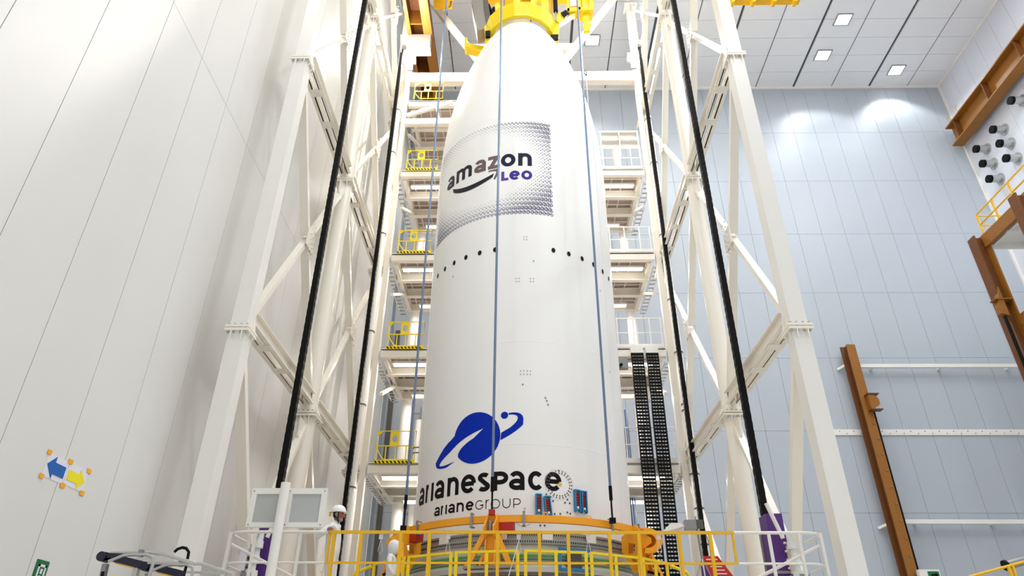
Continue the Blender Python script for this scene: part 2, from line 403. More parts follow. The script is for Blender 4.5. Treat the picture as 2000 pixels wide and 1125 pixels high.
# ------------------------------------------------------------------ access platforms behind the rocket
def rail_run(t, pts, zb_, h, posts, m, r=.022, mids=(.5,), name='railing'):
    for zz in (h,) + tuple(h * q for q in mids):
        part(t, 'rail', MB().path([(x, y, zb_ + zz) for x, y in pts], r if zz == h else r * .8, 8), m, True)
    for (x, y) in posts: part(t, 'post', MB().box((x - r, y - r, zb_), (x + r, y + r, zb_ + h)), m)
FLZ = [7.62, 11.48, 15.3, 19.2, 22.98]
words = ['lowest', 'second lowest', 'middle', 'second highest', 'highest']
def platform(k, zt):
    t = thing('access_platform', 'white steel access floor spanning behind the rocket, %s of the five' % words[k], 'platform', (0, 22.7, zt), 'access floors behind the rocket')
    Y0, Y1, X = 20.8, 24.5, 4.75
    if k == 4: X = 4.75
    runs = [(-X, -.2), (.2, X)] if k < 4 else [(-X, -.2)]
    for x0, x1 in runs:
        part(t, 'front_beam', MB().ibeam((x0, Y0, zt - .16), (x1, Y0, zt - .16), .16, .32, (0, 0, 1)), 'cream')
        part(t, 'front_beam', MB().box((x0, Y0 - .1, zt - .33), (x1, Y0 - .085, zt - .1)), 'cream')
        part(t, 'back_beam', MB().ibeam((x0, Y1, zt - .2), (x1, Y1, zt - .2), .16, .3, (0, 0, 1)), 'cream')
        for yy in (22.05, 23.2): part(t, 'cross_beam', MB().ibeam((x0, yy, zt - .26), (x1, yy, zt - .26), .2, .34, (0, 0, 1)), 'cream')
        sx = -1 if x0 < -1 else 1
        for xx in (sx * 4.6, sx * 2.2): part(t, 'side_beam', MB().ibeam((xx, Y0 + .09, zt - .24), (xx, Y1 - .09, zt - .24), .13, .34, (0, 0, 1)), 'cream')
        part(t, 'deck', MB().box((x0, Y0 - .06, zt - .03), (x1, Y1, zt)), 'grate')
        n = int((x1 - x0) / .42)
        for i in range(1, n): part(t, 'joist', MB().box((x0 + i * .42 - .02, Y0 + .1, zt - .1), (x0 + i * .42 + .02, Y1 - .1, zt - .031)), 'white_paint')
        for i in range(1, 9): part(t, 'joist', MB().box((x0, Y0 + i * .41 - .02, zt - .12), (x1, Y0 + i * .41 + .02, zt - .1)), 'white_paint')
        # outboard cable ladder
        for e in (4.78, 5.02): part(t, 'ladder_rail', MB().box((sx * e - .015, Y0 + .3, zt - .42), (sx * e + .015, Y1, zt - .34)), 'white_paint')
        m = MB()
        for i in range(13): m.box((sx * 4.78, Y0 + .35 + i * .29, zt - .41), (sx * 5.02, Y0 + .41 + i * .29, zt - .38))
        part(t, 'rung_row', m, 'mesh_grey', kind='stuff')
    # left: yellow gate; right: white railing
    x0, x1, Yg = -4.55, -3.34, 20.68
    gt = part(t, 'gate', MB().path([(x0, Yg, zt + .06), (x0, Yg, zt + .97), (x1, Yg, zt + .97), (x1, Yg, zt + .08), (x0 + .3, Yg, zt + .06)] , .019, 8), 'bright_yellow', True)
    part(gt, 'rail', MB().bar((x0, Yg, zt + .5), (x1, Yg, zt + .5), .03, .03), 'bright_yellow')
    for xx in (-4.25, -3.95, -3.62): part(gt, 'post', MB().bar((xx, Yg, zt + .03), (xx, Yg, zt + .5), .03, .03), 'bright_yellow')
    part(gt, 'gusset', MB().path([(x0, Yg, zt + .5), (x0 + .08, Yg, zt + .3), (x0 + .22, Yg, zt + .1), (x0 + .32, Yg, zt + .06)], .017, 6), 'bright_yellow')
    cxg, czg = -4.0, zt + .73
    hole = [(cxg + .085 * cos(a * pi / 10), Yg + .012, czg + .12 * sin(a * pi / 10)) for a in range(20)]
    part(gt, 'plate', MB().plate([(cxg - .14, Yg + .012, zt + .5), (cxg + .14, Yg + .012, zt + .5), (cxg + .14, Yg + .012, zt + .96), (cxg - .14, Yg + .012, zt + .96)], [hole], (0, -.015, 0)), 'bright_yellow')
    part(gt, 'plate', MB().prism([(x0, Yg, zt + .8), (x0 + .14, Yg, zt + .92), (x0 + .14, Yg, zt + .97), (x0, Yg, zt + .97)], (0, .015, 0)), 'bright_yellow')
    if k < 4:
        tb = part(t, 'toe_board', MB().box((x0 - .02, Yg - .04, zt - .06), (x1 + .02, Yg - .02, zt + .05)), 'bright_yellow')
        m = MB()
        for i in range(10):
            xx = x0 + .03 + i * .12
            m.prism([(xx, Yg - .046, zt - .055), (xx + .05, Yg - .046, zt - .055), (xx + .0, Yg - .046, zt + .02), (xx - .05, Yg - .046, zt + .02)], (0, .005, 0))
        part(tb, 'stripe_row', m, 'black', kind='stuff')
    if k < 4:
        rail_run(t, [(.4, 20.72), (4.7, 20.72)], zt, 1.1, [(xx, 20.72) for xx in (3.2, 3.75, 4.3, 4.68)], 'white_paint', .018)
        rail_run(t, [(3.0, 24.45), (4.7, 24.45)], zt, 1.1, [(3.4, 24.45), (4.1, 24.45), (4.68, 24.45)], 'white_paint', .018)
        part(t, 'toe_board', MB().box((.4, 20.69, zt), (4.72, 20.705, zt + .12)), 'white_paint')
    rail_run(t, [(-4.6, 24.45), (-.5, 24.45)], zt, 1.1, [(-4.5, 24.45), (-3.6, 24.45), (-2.7, 24.45)], 'white_paint', .016)
    if k in (1, 2, 3, 4) and True:
        for s in (-1, 1):
            if k == 4 and s > 0: continue
            part(t, 'knee_brace', MB().bar((s * 4.72, 21.3, zt - 1.4), (s * 4.6, 23.0, zt - .42), .12, .1), 'cream')
    return t
for k, z in enumerate(FLZ): platform(k, z)
# right top mesh cage above the second highest floor
t = thing('mesh_cage', 'grey mesh guard panel standing above the highest right white railing', 'guard', (4.0, 20.75, 20.3), None)
part(t, 'mesh', MB().box((3.2, 20.95, 20.42), (4.7, 20.96, 21.35)), 'mesh_grey')
for xx in (3.2, 3.95, 4.7): part(t, 'post', MB().box((xx - .02, 20.9, 20.0), (xx + .02, 20.94, 21.36)), 'white_paint')
for zz in (20.42, 20.9, 21.35): part(t, 'rail', MB().box((3.2, 20.9, zz - .015), (4.7, 20.94, zz + .015)), 'white_paint')
# fluorescent tubes under the floors
def tube_lamp(x, y, z, L, lab):
    t = thing('tube_lamp', lab, 'lamp', (x, y, z), 'tube lamps under the access floors')
    part(t, 'housing', MB().box((x - L / 2, y - .09, z + .04), (x + L / 2, y + .09, z + .12)), 'white_paint')
    part(t, 'tube', MB().tube((x - L / 2 + .04, y, z), (x + L / 2 - .04, y, z), .055, 10), 'tube_emit', True)
    d = bpy.data.lights.new('tube_light', 'AREA'); d.shape = 'RECTANGLE'; d.size = L; d.size_y = .15; d.energy = 45; d.color = (1, .93, .87)
    o = bpy.data.objects.new('tube_light', d); COL.objects.link(o); o.parent = t; o.location = (0, 0, -.07)
for k, z in enumerate(FLZ[:4]):
    for s in (-1, 1):
        sd = 'left' if s < 0 else 'right'
        tube_lamp(s * 3.7, 21.45, z - .3, 1.5, 'bright tube lamp nearest the front under the %s access floor, %s of the rocket' % (words[k], sd))
        tube_lamp(s * 3.5, 23.95, z - .45, 1.3, 'bright tube lamp at the rear under the %s access floor, %s of the rocket' % (words[k], sd))
# rear columns and frame of the access tower
t = thing('access_tower_frame', 'white tube frame carrying the access floors behind the rocket, with a V brace on top', 'frame', (0, 22.7, 0))
for s in (-1, 1):
    part(t, 'rear_column', MB().tube((s * 4.45, 24.75, 0), (s * 4.45, 24.75, 24.0), .2, 20), 'white_paint', True)
    part(t, 'top_brace', MB().bar((s * 4.65, 20.85, 30.2), (s * 1.45, 20.85, 24.75), .26, .26, (0, 1, 0)), 'cream')
    part(t, 'front_column', MB().box((s * 4.82, 20.75, 0), (s * 5.0, 20.95, 25.6)), 'cream')
part(t, 'top_beam', MB().box((-4.82, 20.7, 24.1), (4.82, 21.0, 24.62)), 'cream')
part(t, 'collar_beam', MB().box((-2.3, 20.72, 26.05), (2.3, 20.98, 26.45)), 'cream')
part(t, 'portal_brace', MB().bar((-4.75, 20.6, 22.0), (-2.9, 20.6, 22.75), .12, .16), 'cream')
part(t, 'portal_brace', MB().bar((-3.55, 20.6, 22.5), (-3.4, 20.6, 21.75), .1, .14), 'cream')
part(t, 'portal_beam', MB().box((-4.8, 20.55, 21.5), (-2.2, 20.75, 21.8)), 'cream')
# pipes
def pipe(x, y, z0, z1, r, lab, m='white_paint', clamps=()):
    t = thing('pipe', lab, 'pipe', (x, y, z0), 'upright pipes on the access tower')
    part(t, 'pipe_run', MB().tube((x, y, z0), (x, y, z1), r, 18), m, True)
    for z in clamps: part(t, 'clamp', MB().tube((x, y, z - .02), (x, y, z + .02), r + .015, 18), 'wire')
pipe(5.13, 21.0 - .45, 0, 21.8, .13, 'white clamped pipe right of the access floors, beside the thinner right belt', clamps=(5.2, 6.2, 7.2, 9.2, 9.4, 11.2, 13.2, 15.9, 19.3, 21.6))
pipe(-5.14, 20.55, 0, 22.4, .13, 'white clamped pipe left of the access floors, beside the thinner left belt', clamps=(6.8, 9.4, 12, 16, 19.9, 22.2))
pipe(-4.0, 25.4, 0, 10.6, .17, 'white upright pipe behind the two lowest left gates', clamps=(6.3, 9.3, 9.5))
t = thing('insulated_duct', 'shiny wrapped duct bending under the second lowest access floor on the left', 'duct', (-3.6, 25.2, 10))
part(t, 'duct_run', MB().path([(-3.75, 25.0, 4), (-3.75, 25.0, 10.5), (-3.72, 25.0, 10.75), (-3.6, 25.0, 10.9), (-3.4, 25.0, 10.95), (-2, 25.0, 10.95)], .14, 14), 'duct_foil', True)
for x in (-3.3, -2.9): part(t, 'joint_band', MB().tube((x, 25.0, 10.95), (x + .05, 25.0, 10.95), .15, 14), 'white_paint')
t = thing('wall_ladder', 'slim grey ladder frame on the back wall behind the lowest left gate', 'ladder', (-4.3, 27.9, 0))
for x in (-4.85, -4.4): part(t, 'side_rail', MB().box((x - .03, 27.9, 3), (x + .03, 28.0, 12.1)), 'steel')
for i in range(7): part(t, 'rung', MB().box((-4.85, 27.93, 3.4 + i * 1.4), (-4.4, 27.97, 3.46 + i * 1.4)), 'steel')
# cable bundle behind the rocket's right edge
t = thing('cable_bundle', 'bundle of dark and blue cables hanging between the rocket and the black cable chains', 'cables', (3.35, 23.2, 3))
for i in range(9):
    part(t, 'cable', MB().tube((3.15 + i * .075, 23.4 + .03 * (i % 2), 3), (3.12 + i * .075, 23.4, 10.3 if i % 3 else 9.6), .022, 6), ('black', 'sign_blue', 'steel')[i % 3])
for z, lab in ((8.0, 'upper'), (7.72, 'lower')): pass
# energy chains
lk = MB()
for x in (-.2, .17): lk.box((x, -.05, 0), (x + .03, .05, .105))
lk.box((-.17, -.045, .012), (.17, -.02, .08)); lk.box((-.17, .02, .03), (.17, .045, .075)); lk.box((-.1, -.03, 0), (-.08, .03, .1)); lk.box((.08, -.03, 0), (.1, .03, .1)); lk.box((-.012, -.04, 0), (.012, .04, .1))
lkm = lk.mesh('link', 'black')
wire_m = MB()
for i in range(5): wire_m.box((-.15 + i * .065, -.012, 0), (-.12 + i * .065, .012, .11))
for x, lab in ((3.74, 'left one of the two black ladder-like cable chains right of the rocket'), (4.23, 'right one of the two black ladder-like cable chains right of the rocket')):
    t = thing('cable_chain', lab, 'cable chain', (x, 20.45, 4.0), 'black cable chains')
    for i in range(76): inst(t, 'link', lkm, (0, 0, -1.2 + i * .11))
    part(t, 'top_mount', MB().box((x - .2, 20.38, 11.14), (x + .2, 20.6, 11.4)), 'white_paint')
t = thing('junction_box', 'grey junction box under the platform left of the cable chains', 'box', (3.3, 20.7, 10.7)); part(t, 'body', MB().box((3.0, 20.6, 10.7), (3.45, 20.8, 11.1)), 'steel'); part(t, 'gland', MB().tube((3.2, 20.6, 10.8), (3.2, 20.45, 10.75), .05, 10), 'black')

# flood lamps at the tower top
for s in (-1, 1):
    x, y, z = s * 4.86, 20.2, 24.95
    t = thing('flood_lamp', 'glaring white flood lamp cluster at the top %s corner of the access tower' % ('left' if s < 0 else 'right'), 'lamp', (x, y, z), 'tower flood lamps')
    for i in range(3):
        part(t, 'housing', MB().box((x - .33 + i * .22, y + .03, z - .25), (x - .14 + i * .22, y + .12, z + .25)), 'steel')
        part(t, 'glass', MB().box((x - .32 + i * .22, y, z - .23), (x - .15 + i * .22, y + .029, z + .23)), 'flood_emit')
    part(t, 'housing', MB().box((x - s * .1 - .11, y + .03, z - .66), (x - s * .1 + .11, y + .12, z - .32)), 'steel')
    part(t, 'glass', MB().box((x - s * .1 - .1, y, z - .64), (x - s * .1 + .1, y + .029, z - .34)), 'flood_emit')
    part(t, 'bracket', MB().bar((x, y + .12, z), (x, 20.7, z - .5), .06, .06), 'white_paint')
    d = bpy.data.lights.new('lamp_light', 'POINT'); d.energy = 420; d.shadow_soft_size = .3; d.color = (1, .98, .95)
    o = bpy.data.objects.new('lamp_light', d); COL.objects.link(o); o.parent = t; o.location = (0, -.5, .75)

# ------------------------------------------------------------------ crane girders and brown steelwork
t = thing('crane_runway', 'brown crane runway girder running along the left wall under the ceiling', 'girder', (-4.9, 20, 27.2), 'brown crane runways')
part(t, 'flange', MB().box((-5.1, 8, 27.0), (-4.95, 28.2, 27.06)), 'orange' if False else 'brown')
part(t, 'flange', MB().box((-4.4, 8, 27.0), (-4.02, 28.2, 27.06)), 'brown', label='lighter brown bottom flange')
part(t, 'web', MB().box((-4.22, 8, 27.06), (-4.18, 28.2, 28.6)), 'brown_dark'); part(t, 'web', MB().box((-5.04, 8, 27.06), (-5.0, 28.2, 28.6)), 'brown_dark')
part(t, 'top_plate', MB().box((-5.0, 8, 28.1), (-4.22, 28.2, 28.14)), 'brown_dark')
for i in range(14): part(t, 'stiffener', MB().box((-4.99, 8.6 + i * 1.45, 27.2), (-4.24, 8.66 + i * 1.45, 28.09)), 'brown')
t = thing('runway_support', 'pale concrete coloured bracket box under the left crane runway', 'bracket', (-4.6, 20.8, 26.0))
part(t, 'box', MB().box((-5.1, 20.6, 26.06), (-4.08, 20.95, 26.98)), 'housing'); part(t, 'plate', MB().box((-5.12, 20.56, 25.98), (-4.04, 20.97, 26.06)), 'white_paint')
t = thing('crane_runway', 'long brown crane runway girder sloping up to the right edge on the right wall', 'girder', (23.3, 20, 27), 'brown crane runways')
part(t, 'web', MB().box((23.45, 8, 26.95), (23.5, 28.1, 28.1)), 'brown'); part(t, 'flange', MB().box((23.1, 8, 26.88), (23.7, 28.1, 26.95)), 'brown'); part(t, 'flange', MB().box((23.1, 8, 28.1), (23.7, 28.1, 28.17)), 'brown')
for i in range(6): part(t, 'stiffener', MB().box((23.12, 27.4 - i * 2.6, 26.95), (23.45, 27.44 - i * 2.6, 28.1)), 'brown_dark')
part(t, 'wall_tie', MB().box((23.7, 27.0, 27.3), (23.98, 27.3, 27.7)), 'steel')
for i, y in enumerate((27.6, 26.8)): part(t, 'hook', MB().path([(23.1, y, 28.17), (23.0, y, 28.35), (22.95, y - .2, 28.4)], .02, 6), 'yellow')
# overhead crane bits
t = thing('crane_beam', 'yellow toothed crane beam at the top edge right of the rocket', 'crane', (11, 20, 28.4))
part(t, 'beam', MB().box((9.3, 19.9, 28.35), (12.5, 20.3, 28.9)), 'yellow')
for i in range(4): part(t, 'bracket', MB().prism([(9.35 + i * .93, 19.92, 28.35), (9.6 + i * .93, 19.92, 28.35), (9.5 + i * .93, 19.92, 28.12), (9.38 + i * .93, 19.92, 28.1)], (0, .3, 0)), 'yellow')
t = thing('crane_hoist', 'small yellow hoist body at the top edge left of the lifting frame', 'crane', (-3.4, 20, 28.3))
part(t, 'body', MB().box((-3.95, 19.8, 28.28), (-3.15, 20.3, 29.2)), 'yellow'); part(t, 'hook', MB().path([(-3.17, 19.9, 28.3), (-3.17, 19.9, 28.0), (-3.25, 19.9, 27.9)], .05, 8), 'brown')
# brown upright on back wall
t = thing('door_upright', 'brown steel upright standing against the back wall at the right, with a hinge block', 'column', (14.6, 27.9, 0))
part(t, 'web', MB().box((14.44, 27.68, 0), (14.48, 28.0, 14.95)), 'brown_dark'); part(t, 'flange', MB().box((14.34, 27.62, 0), (14.72, 27.68, 14.9)), 'brown')
part(t, 'rear_flange', MB().box((14.24, 28.0, 0), (14.6, 28.06, 14.95)), 'brown_dark')
part(t, 'guide', MB().box((14.73, 27.62, 0), (14.79, 27.7, 11.9)), 'black', label='black guide strip')
hb = part(t, 'hinge_block', MB().prism([(14.55, 27.35, 11.8), (14.95, 27.35, 12.0), (14.95, 27.35, 12.25), (14.8, 27.35, 12.45), (14.55, 27.35, 12.45)], (0, .24, 0)), 'brown'); part(hb, 'plate', MB().box((14.5, 27.3, 12.45), (15.0, 27.6, 12.49)), 'brown_dark'); part(hb, 'plate', MB().box((14.5, 27.3, 11.76), (15.0, 27.6, 11.8)), 'brown_dark')
for z in (14.1, 7.3): part(t, 'wall_tie', MB().bar((14.3, 28.1, z), (14.05, 28.34, z - .1), .1, .1), 'white_paint')
bo = MB()
for i in range(16): bo.cbox((14.6, 27.59, 1.5 + i * .65), (.05, .03, .05))
part(t, 'bolt_row', bo, 'steel', kind='stuff')
# right gate with platform
t = thing('gate_portal', 'brown steel portal with a pale platform and yellow handrail at the right edge', 'portal', (19.3, 22, 0))
def hcol(x, y, z1, nm='column'):
    c = part(t, nm, MB().box((x - .35, y - .03, 0), (x + .05, y + .03, z1)), 'brown_dark'); part(c, 'flange', MB().box((x - .4, y - .22, 0), (x - .34, y + .22, z1)), 'brown_dark'); part(c, 'flange', MB().box((x + .05, y - .28, 0), (x + .12, y + .28, z1 + .1)), 'brown')
hcol(19.15, 23.9, 18.0); hcol(19.15, 21.1, 18.05)
part(t, 'edge_beam', MB().box((19.1, 21.3, 17.45), (19.25, 23.75, 18.0)), 'brown'); part(t, 'cross_beam', MB().box((19.3, 23.7, 13.9), (23.9, 23.95, 14.3)), 'brown' if False else 'white_paint')
part(t, 'edge_beam', MB().box((19.15, 21.3, 13.8), (19.35, 23.65, 14.2)), 'brown')
part(t, 'platform_deck', MB().box((19.27, 19.0, 17.72), (23.9, 23.9, 17.8)), 'white_paint')
for i in range(4): part(t, 'deck_rib', MB().box((19.3, 23.8 - i * 1.2, 17.45), (23.9, 23.9 - i * 1.2, 17.72)), 'white_paint')
for i in range(3): part(t, 'deck_rib', MB().box((19.4 + i * 1.4, 19.5, 17.5), (19.5 + i * 1.4, 23.7, 17.71)), 'white_paint')
part(t, 'trim_post', MB().box((19.28, 23.75, 0), (19.42, 23.95, 17.45)), 'white_paint', label='white post beside the brown column')
for z, y0 in ((18.95, 23.6), (18.45, 23.6)):
    part(t, 'handrail', MB().path([(20.6, y0, z), (19.15, y0, z), (19.12, y0 - .1, z), (19.12, 15, z)], .035, 8), 'yellow', True)
for y in (23.55, 22.5, 21.4): part(t, 'handrail_post', MB().box((19.09, y - .03, 18.0), (19.15, y + .03, 18.95)), 'yellow')
hb = part(t, 'hinge_block', MB().prism([(18.85, 23.6, 14.2), (18.55, 23.6, 14.3), (18.55, 23.6, 14.6), (18.85, 23.6, 15.5)], (0, .25, 0)), 'brown'); part(hb, 'plate', MB().box((18.5, 23.55, 14.9), (19.2, 23.9, 14.95)), 'brown')
part(t, 'screw_jack', MB().path([(18.7, 23.7, 14.2), (18.7, 23.7, 13.6), (18.7, 23.7, 0)], .06, 10), 'black', True, label='black screw jack')
part(t, 'guide_tube', MB().tube((18.85, 23.75, 14.0), (18.85, 23.75, 0), .03, 8), 'hose_teal')
# lower right yellow rail
t = thing('yellow_handrail', 'yellow handrail corner at the bottom right edge of the frame', 'rail', (13, 20, 3.4))
part(t, 'rail', MB().tube((11.6, 20, 4.2), (15.2, 20, 5.07), .035, 8), 'yellow', True); part(t, 'post', MB().box((13.1, 19.97, 3.0), (13.17, 20.03, 4.57)), 'yellow'); part(t, 'post', MB().box((13.22, 19.97, 3.0), (13.28, 20.03, 4.6)), 'yellow')
part(t, 'stringer', MB().box((11.0, 19.9, 2.9), (16, 20.1, 3.0)), 'yellow')
for x in (11.5, 15.5): part(t, 'leg', MB().box((x - .05, 19.95, 0), (x + .05, 20.05, 2.9)), 'yellow')
t = thing('grey_tube', 'grey and black tube lying along the yellow handrail at the bottom right', 'tube', (13.8, 20.15, 4.7)); part(t, 'tube', MB().tube((13.2, 20.14, 4.62), (15.2, 20.14, 5.1), .12, 14), 'steel', True); part(t, 'end_cap', MB().tube((13.13, 20.14, 4.6), (13.2, 20.14, 4.62), .14, 14), 'black', True)
# round ducts on the right wall
for i, (y, z) in enumerate(((27.1, 25.78), (27.1, 24.8), (27.12, 23.82), (25.65, 25.75), (25.65, 24.83), (25.67, 23.9), (24.0, 26.05))):
    lab = ('round steel duct stub in the right wall, ' + ['top of the three nearest the corner', 'middle of the three nearest the corner', 'bottom of the three nearest the corner', 'top of the second column of three', 'middle of the second column of three', 'bottom of the second column of three', 'single one at the right edge'][i])
    t = thing('duct_stub', lab, 'duct', (23.98, y, z), 'duct stubs on the right wall')
    part(t, 'collar', MB().tube((23.94, y, z), (23.995, y, z), .29, 24), 'alu', True); part(t, 'tube', MB().tube((23.5, y, z), (23.94, y, z), .19, 24), 'alu', True)
    part(t, 'opening', MB().tube((23.34, y, z), (23.5, y, z), .2, 24), 'duct_black', True)

# ------------------------------------------------------------------ the rocket fairing
C = (-0.02, 17.6); R0, Z0, Z1 = 2.675, 15.43, 23.8
def rad(z):
    return R0 if z <= Z0 else R0 * max(0.0, 1 - ((z - Z0) / (Z1 - Z0)) ** 1.945) ** 0.68
def cyl(th, z, off=0.006):
    a = radians(th); r = rad(z) + off; return (C[0] + r * sin(a), C[1] - r * cos(a), z)
fr = thing('rocket_fairing', 'huge white rocket nose fairing with blue planet emblem, standing in the middle', 'rocket', (C[0], C[1], 0))
prof = [(2.5, 4.46), (R0, 4.46)] + [(R0, 4.46 + (Z0 - 4.46) * i / 22) for i in range(1, 23)]
prof += [(rad(Z0 + (Z1 - Z0) * (1 - (1 - i / 46) ** 1.6)), Z0 + (Z1 - Z0) * (1 - (1 - i / 46) ** 1.6)) for i in range(1, 47)]
prof[-1] = (0.001, Z1)
part(fr, 'shell', MB().lathe(prof, C, 192), 'pearl', True)
K = math.degrees(1) / R0                          # degrees per metre along the skin
def strip_surf(m, poly, off=.004):                # filled polygon given in (deg, z), draped on the skin
    bm = bmesh.new(); loops = [[Vector((p[0] / K, p[1], 0)) for p in l] for l in poly]
    flat = [p for l in loops for p in l]; vs = [bm.verts.new(p) for p in flat]
    for tr in tessellate_polygon(loops):
        try: bm.faces.new([vs[i] for i in tr])
        except ValueError: pass
    for _ in range(6):
        es = [e for e in bm.edges if e.calc_length() > .13]
        if not es: break
        bmesh.ops.subdivide_edges(bm, edges=es, cuts=1); bmesh.ops.triangulate(bm, faces=bm.faces)
    bm.verts.index_update()
    m.add([cyl(v.co.x * K, v.co.y, off) for v in bm.verts], [tuple(v.index for v in f.verts) for f in bm.faces]); bm.free()
def stroke(m, pts, t, off=.0035, closed=False):    # stroke in metres on the skin: pts (u, z)
    P = []
    for p in pts:
        if not P or (Vector(p) - P[-1]).length > .0008: P.append(Vector(p))
    Q = []
    for i in range(len(P) if closed else len(P) - 1):
        a_, b_ = P[i], P[(i + 1) % len(P)]; k_ = max(1, int((b_ - a_).length / .05))
        Q += [a_.lerp(b_, j / k_) for j in range(k_)]
    if not closed: Q.append(P[-1])
    P = Q if (P[0] - P[-1]).length > .1 or len(P) > 12 else P
    n = len(P); L = []; Rr = []
    for i in range(n):
        if closed: d = P[(i + 1) % n] - P[i - 1]; 
        else: d = P[min(i + 1, n - 1)] - P[max(i - 1, 0)]
        d.normalize(); nn = Vector((-d.y, d.x))
        if not closed and 0 < i < n - 1:
            d0 = (P[i] - P[i - 1]).normalized(); c = max(.5, abs(d0.dot(d))); nn = nn / c
        L.append(P[i] + nn * t / 2); Rr.append(P[i] - nn * t / 2)
    vs = [cyl(p.x * K, p.y, off) for p in L + Rr]
    fs = [(i, (i + 1) % n, n + (i + 1) % n, n + i) for i in range(n if closed else n - 1)]
    m.add(vs, fs)
def arc(cx, cy, rx, ry, a0, a1, n=18):
    return [(cx + rx * cos(radians(a0 + (a1 - a0) * i / n)), cy + ry * sin(radians(a0 + (a1 - a0) * i / n))) for i in range(n + 1)]
def lin_(p, q, n=4): return [(p[0] + (q[0] - p[0]) * i / n, p[1] + (q[1] - p[1]) * i / n) for i in range(n + 1)]
def glyph(ch, w, h, t):
    rx, ry, e = w / 2 - t / 2, h / 2 - t / 2, t / 2
    if ch == 'o': return [(arc(w / 2, h / 2, rx, ry, 0, 340), True)]
    if ch == 'i': return [(lin_((w / 2, 0), (w / 2, h)), False)]
    if ch == 'a': return [(lin_((w - e, 0), (w - e, h * .6)) + arc(w / 2, h * .6, rx, h * .4 - e, 0, 150), False), (arc(w / 2, h * .3, rx, h * .3 - e, 0, 340), True)]
    if ch == 'r': return [(lin_((e, 0), (e, h)), False), (arc(e + rx * 1.35, h * .55, rx * 1.35, h * .45 - e, 175, 88, 10), False)]
    if ch == 'n': return [(lin_((e, 0), (e, h)), False), (arc(w / 2, h * .56, rx, h * .44 - e, 180, 0) + lin_((w - e, h * .5), (w - e, 0)), False)]
    if ch == 'm': 
        q = (w - t) / 4
        return [(lin_((e, 0), (e, h)), False)] + [(arc(e + q * (1 + 2 * k), h * .62, q, h * .38 - e, 180, 0) + lin_((e + q * (2 + 2 * k), h * .5), (e + q * (2 + 2 * k), 0)), False) for k in (0, 1)]
    if ch == 'e': return [(lin_((e, h * .5), (w - e, h * .5)), False), (arc(w / 2, h / 2, rx, ry, 0, 318, 26), False)]
    if ch == 'c': return [(arc(w / 2 + e * .3, h / 2, rx, ry, 42, 318, 24), False)]
    if ch == 's': return [(arc(w / 2, h * .73, rx * .92, h * .27 - e, 35, 270, 14)[:-1] + arc(w / 2, h * .27, rx, h * .27 - e, 90, -145, 14), False)] if False else \
        [(arc(w / 2, h * .735, rx * .9, h * .265 - e, 30, 235, 12) + arc(w / 2, h * .265, rx * .95, h * .265 - e, 55, -150, 12), False)]
    if ch == 'P': return [(lin_((e, 0), (e, h)), False), ([(e, h - e)] + arc(w * .5, h * .66, w * .5 - e, h * .34 - e, 90, -90, 12) + [(e, h * .32 + e)], False)]
    if ch == 'G': return [(arc(w / 2, h / 2, rx, ry, 45, 345, 26) + [(w - e, h * .45), (w * .55, h * .45)], False)]
    if ch == 'U': return [([(e, h)] + arc(w / 2, w / 2, rx, w / 2 - e, 180, 360, 14) + [(w - e, h)], False)]
    if ch == 'L': return [([(e, h), (e, e * 1.01)], False), ([(0, e), (w, e)], False)]
    if ch == 'z': return [([(0, h - e), (w, h - e)], False), ([(0, e), (w, e)], False), ([(w - t * .8, h - t * .7), (t * .8, t * .7)], False)]
    return []
def word(spec, zb_, h, t, label):
    for ch, a0, a1, mm in spec:
        u0, w = a0 / K, (a1 - a0) / K; m = MB()
        for j, (pts, cl) in enumerate(glyph(ch, w, h, t)): stroke(m, [(u0 + x, zb_ + y) for x, y in pts], t, .003 + .0004 * j, cl)
        part(fr, 'letter', m, mm, label=label)
BP = 'black_print'
word([('a', -66.8, -59.3, BP), ('r', -57.6, -52.9, BP), ('i', -51.9, -49.9, BP), ('a', -48.6, -41.4, BP), ('n', -39.2, -32.0, BP), ('e', -30.7, -22.5, BP), ('s', -21.8, -15.2, BP),
      ('P', -13.9, -6.6, BP), ('a', -6.3, 1.0, BP), ('c', 2.3, 9.7, BP), ('e', 10.4, 18.6, BP)], 5.33, .415, .098, 'black letter of the large word under the planet')
word([('a', -48.0, -43.7, BP), ('r', -42.9, -40.5, BP), ('i', -39.8, -38.7, BP), ('a', -37.9, -33.8, BP), ('n', -32.7, -28.6, BP), ('e', -27.5, -23.3, BP)], 4.955, .2, .046, 'bold black letter of the small word')
word([('G', -22.4, -18.3, BP), ('r', -17.3, -14.9, BP), ('o', -14.8, -10.3, BP), ('U', -9.3, -5.5, BP), ('P', -4.2, -0.8, BP)], 4.955, .2, .018, 'thin black letter of the small word')
word([('a', -56.2, -47.8, 'print_dark'), ('m', -45.9, -32.5, 'print_dark'), ('a', -30.8, -22.4, 'print_brown'), ('z', -21.0, -13.3, 'print_brown'), ('o', -12.7, -3.6, 'print_navy'), ('n', -2.0, 6.4, 'print_navy')], 14.41, .47, .125, 'dark letter of the upper company word')
word([('L', -12.3, -7.9, 'print_violet'), ('e', -7.3, -.9, 'print_indigo'), ('o', -.1, 6.5, 'print_indigo')], 13.91, .33, .09, 'violet letter under the upper company word')
def bez(p0, p1, p2, n=8): return [((1 - t) ** 2 * p0[0] + 2 * t * (1 - t) * p1[0] + t * t * p2[0], (1 - t) ** 2 * p0[1] + 2 * t * (1 - t) * p1[1] + t * t * p2[1]) for t in [i / n for i in range(n + 1)]]
m = MB(); strip_surf(m, [bez((-48.9, 14.32), (-35, 13.86), (-16.8, 14.24), 12) + bez((-17.8, 14.1), (-34.5, 13.66), (-48.2, 14.16), 12)]); part(fr, 'smile_stroke', m, 'print_dark')
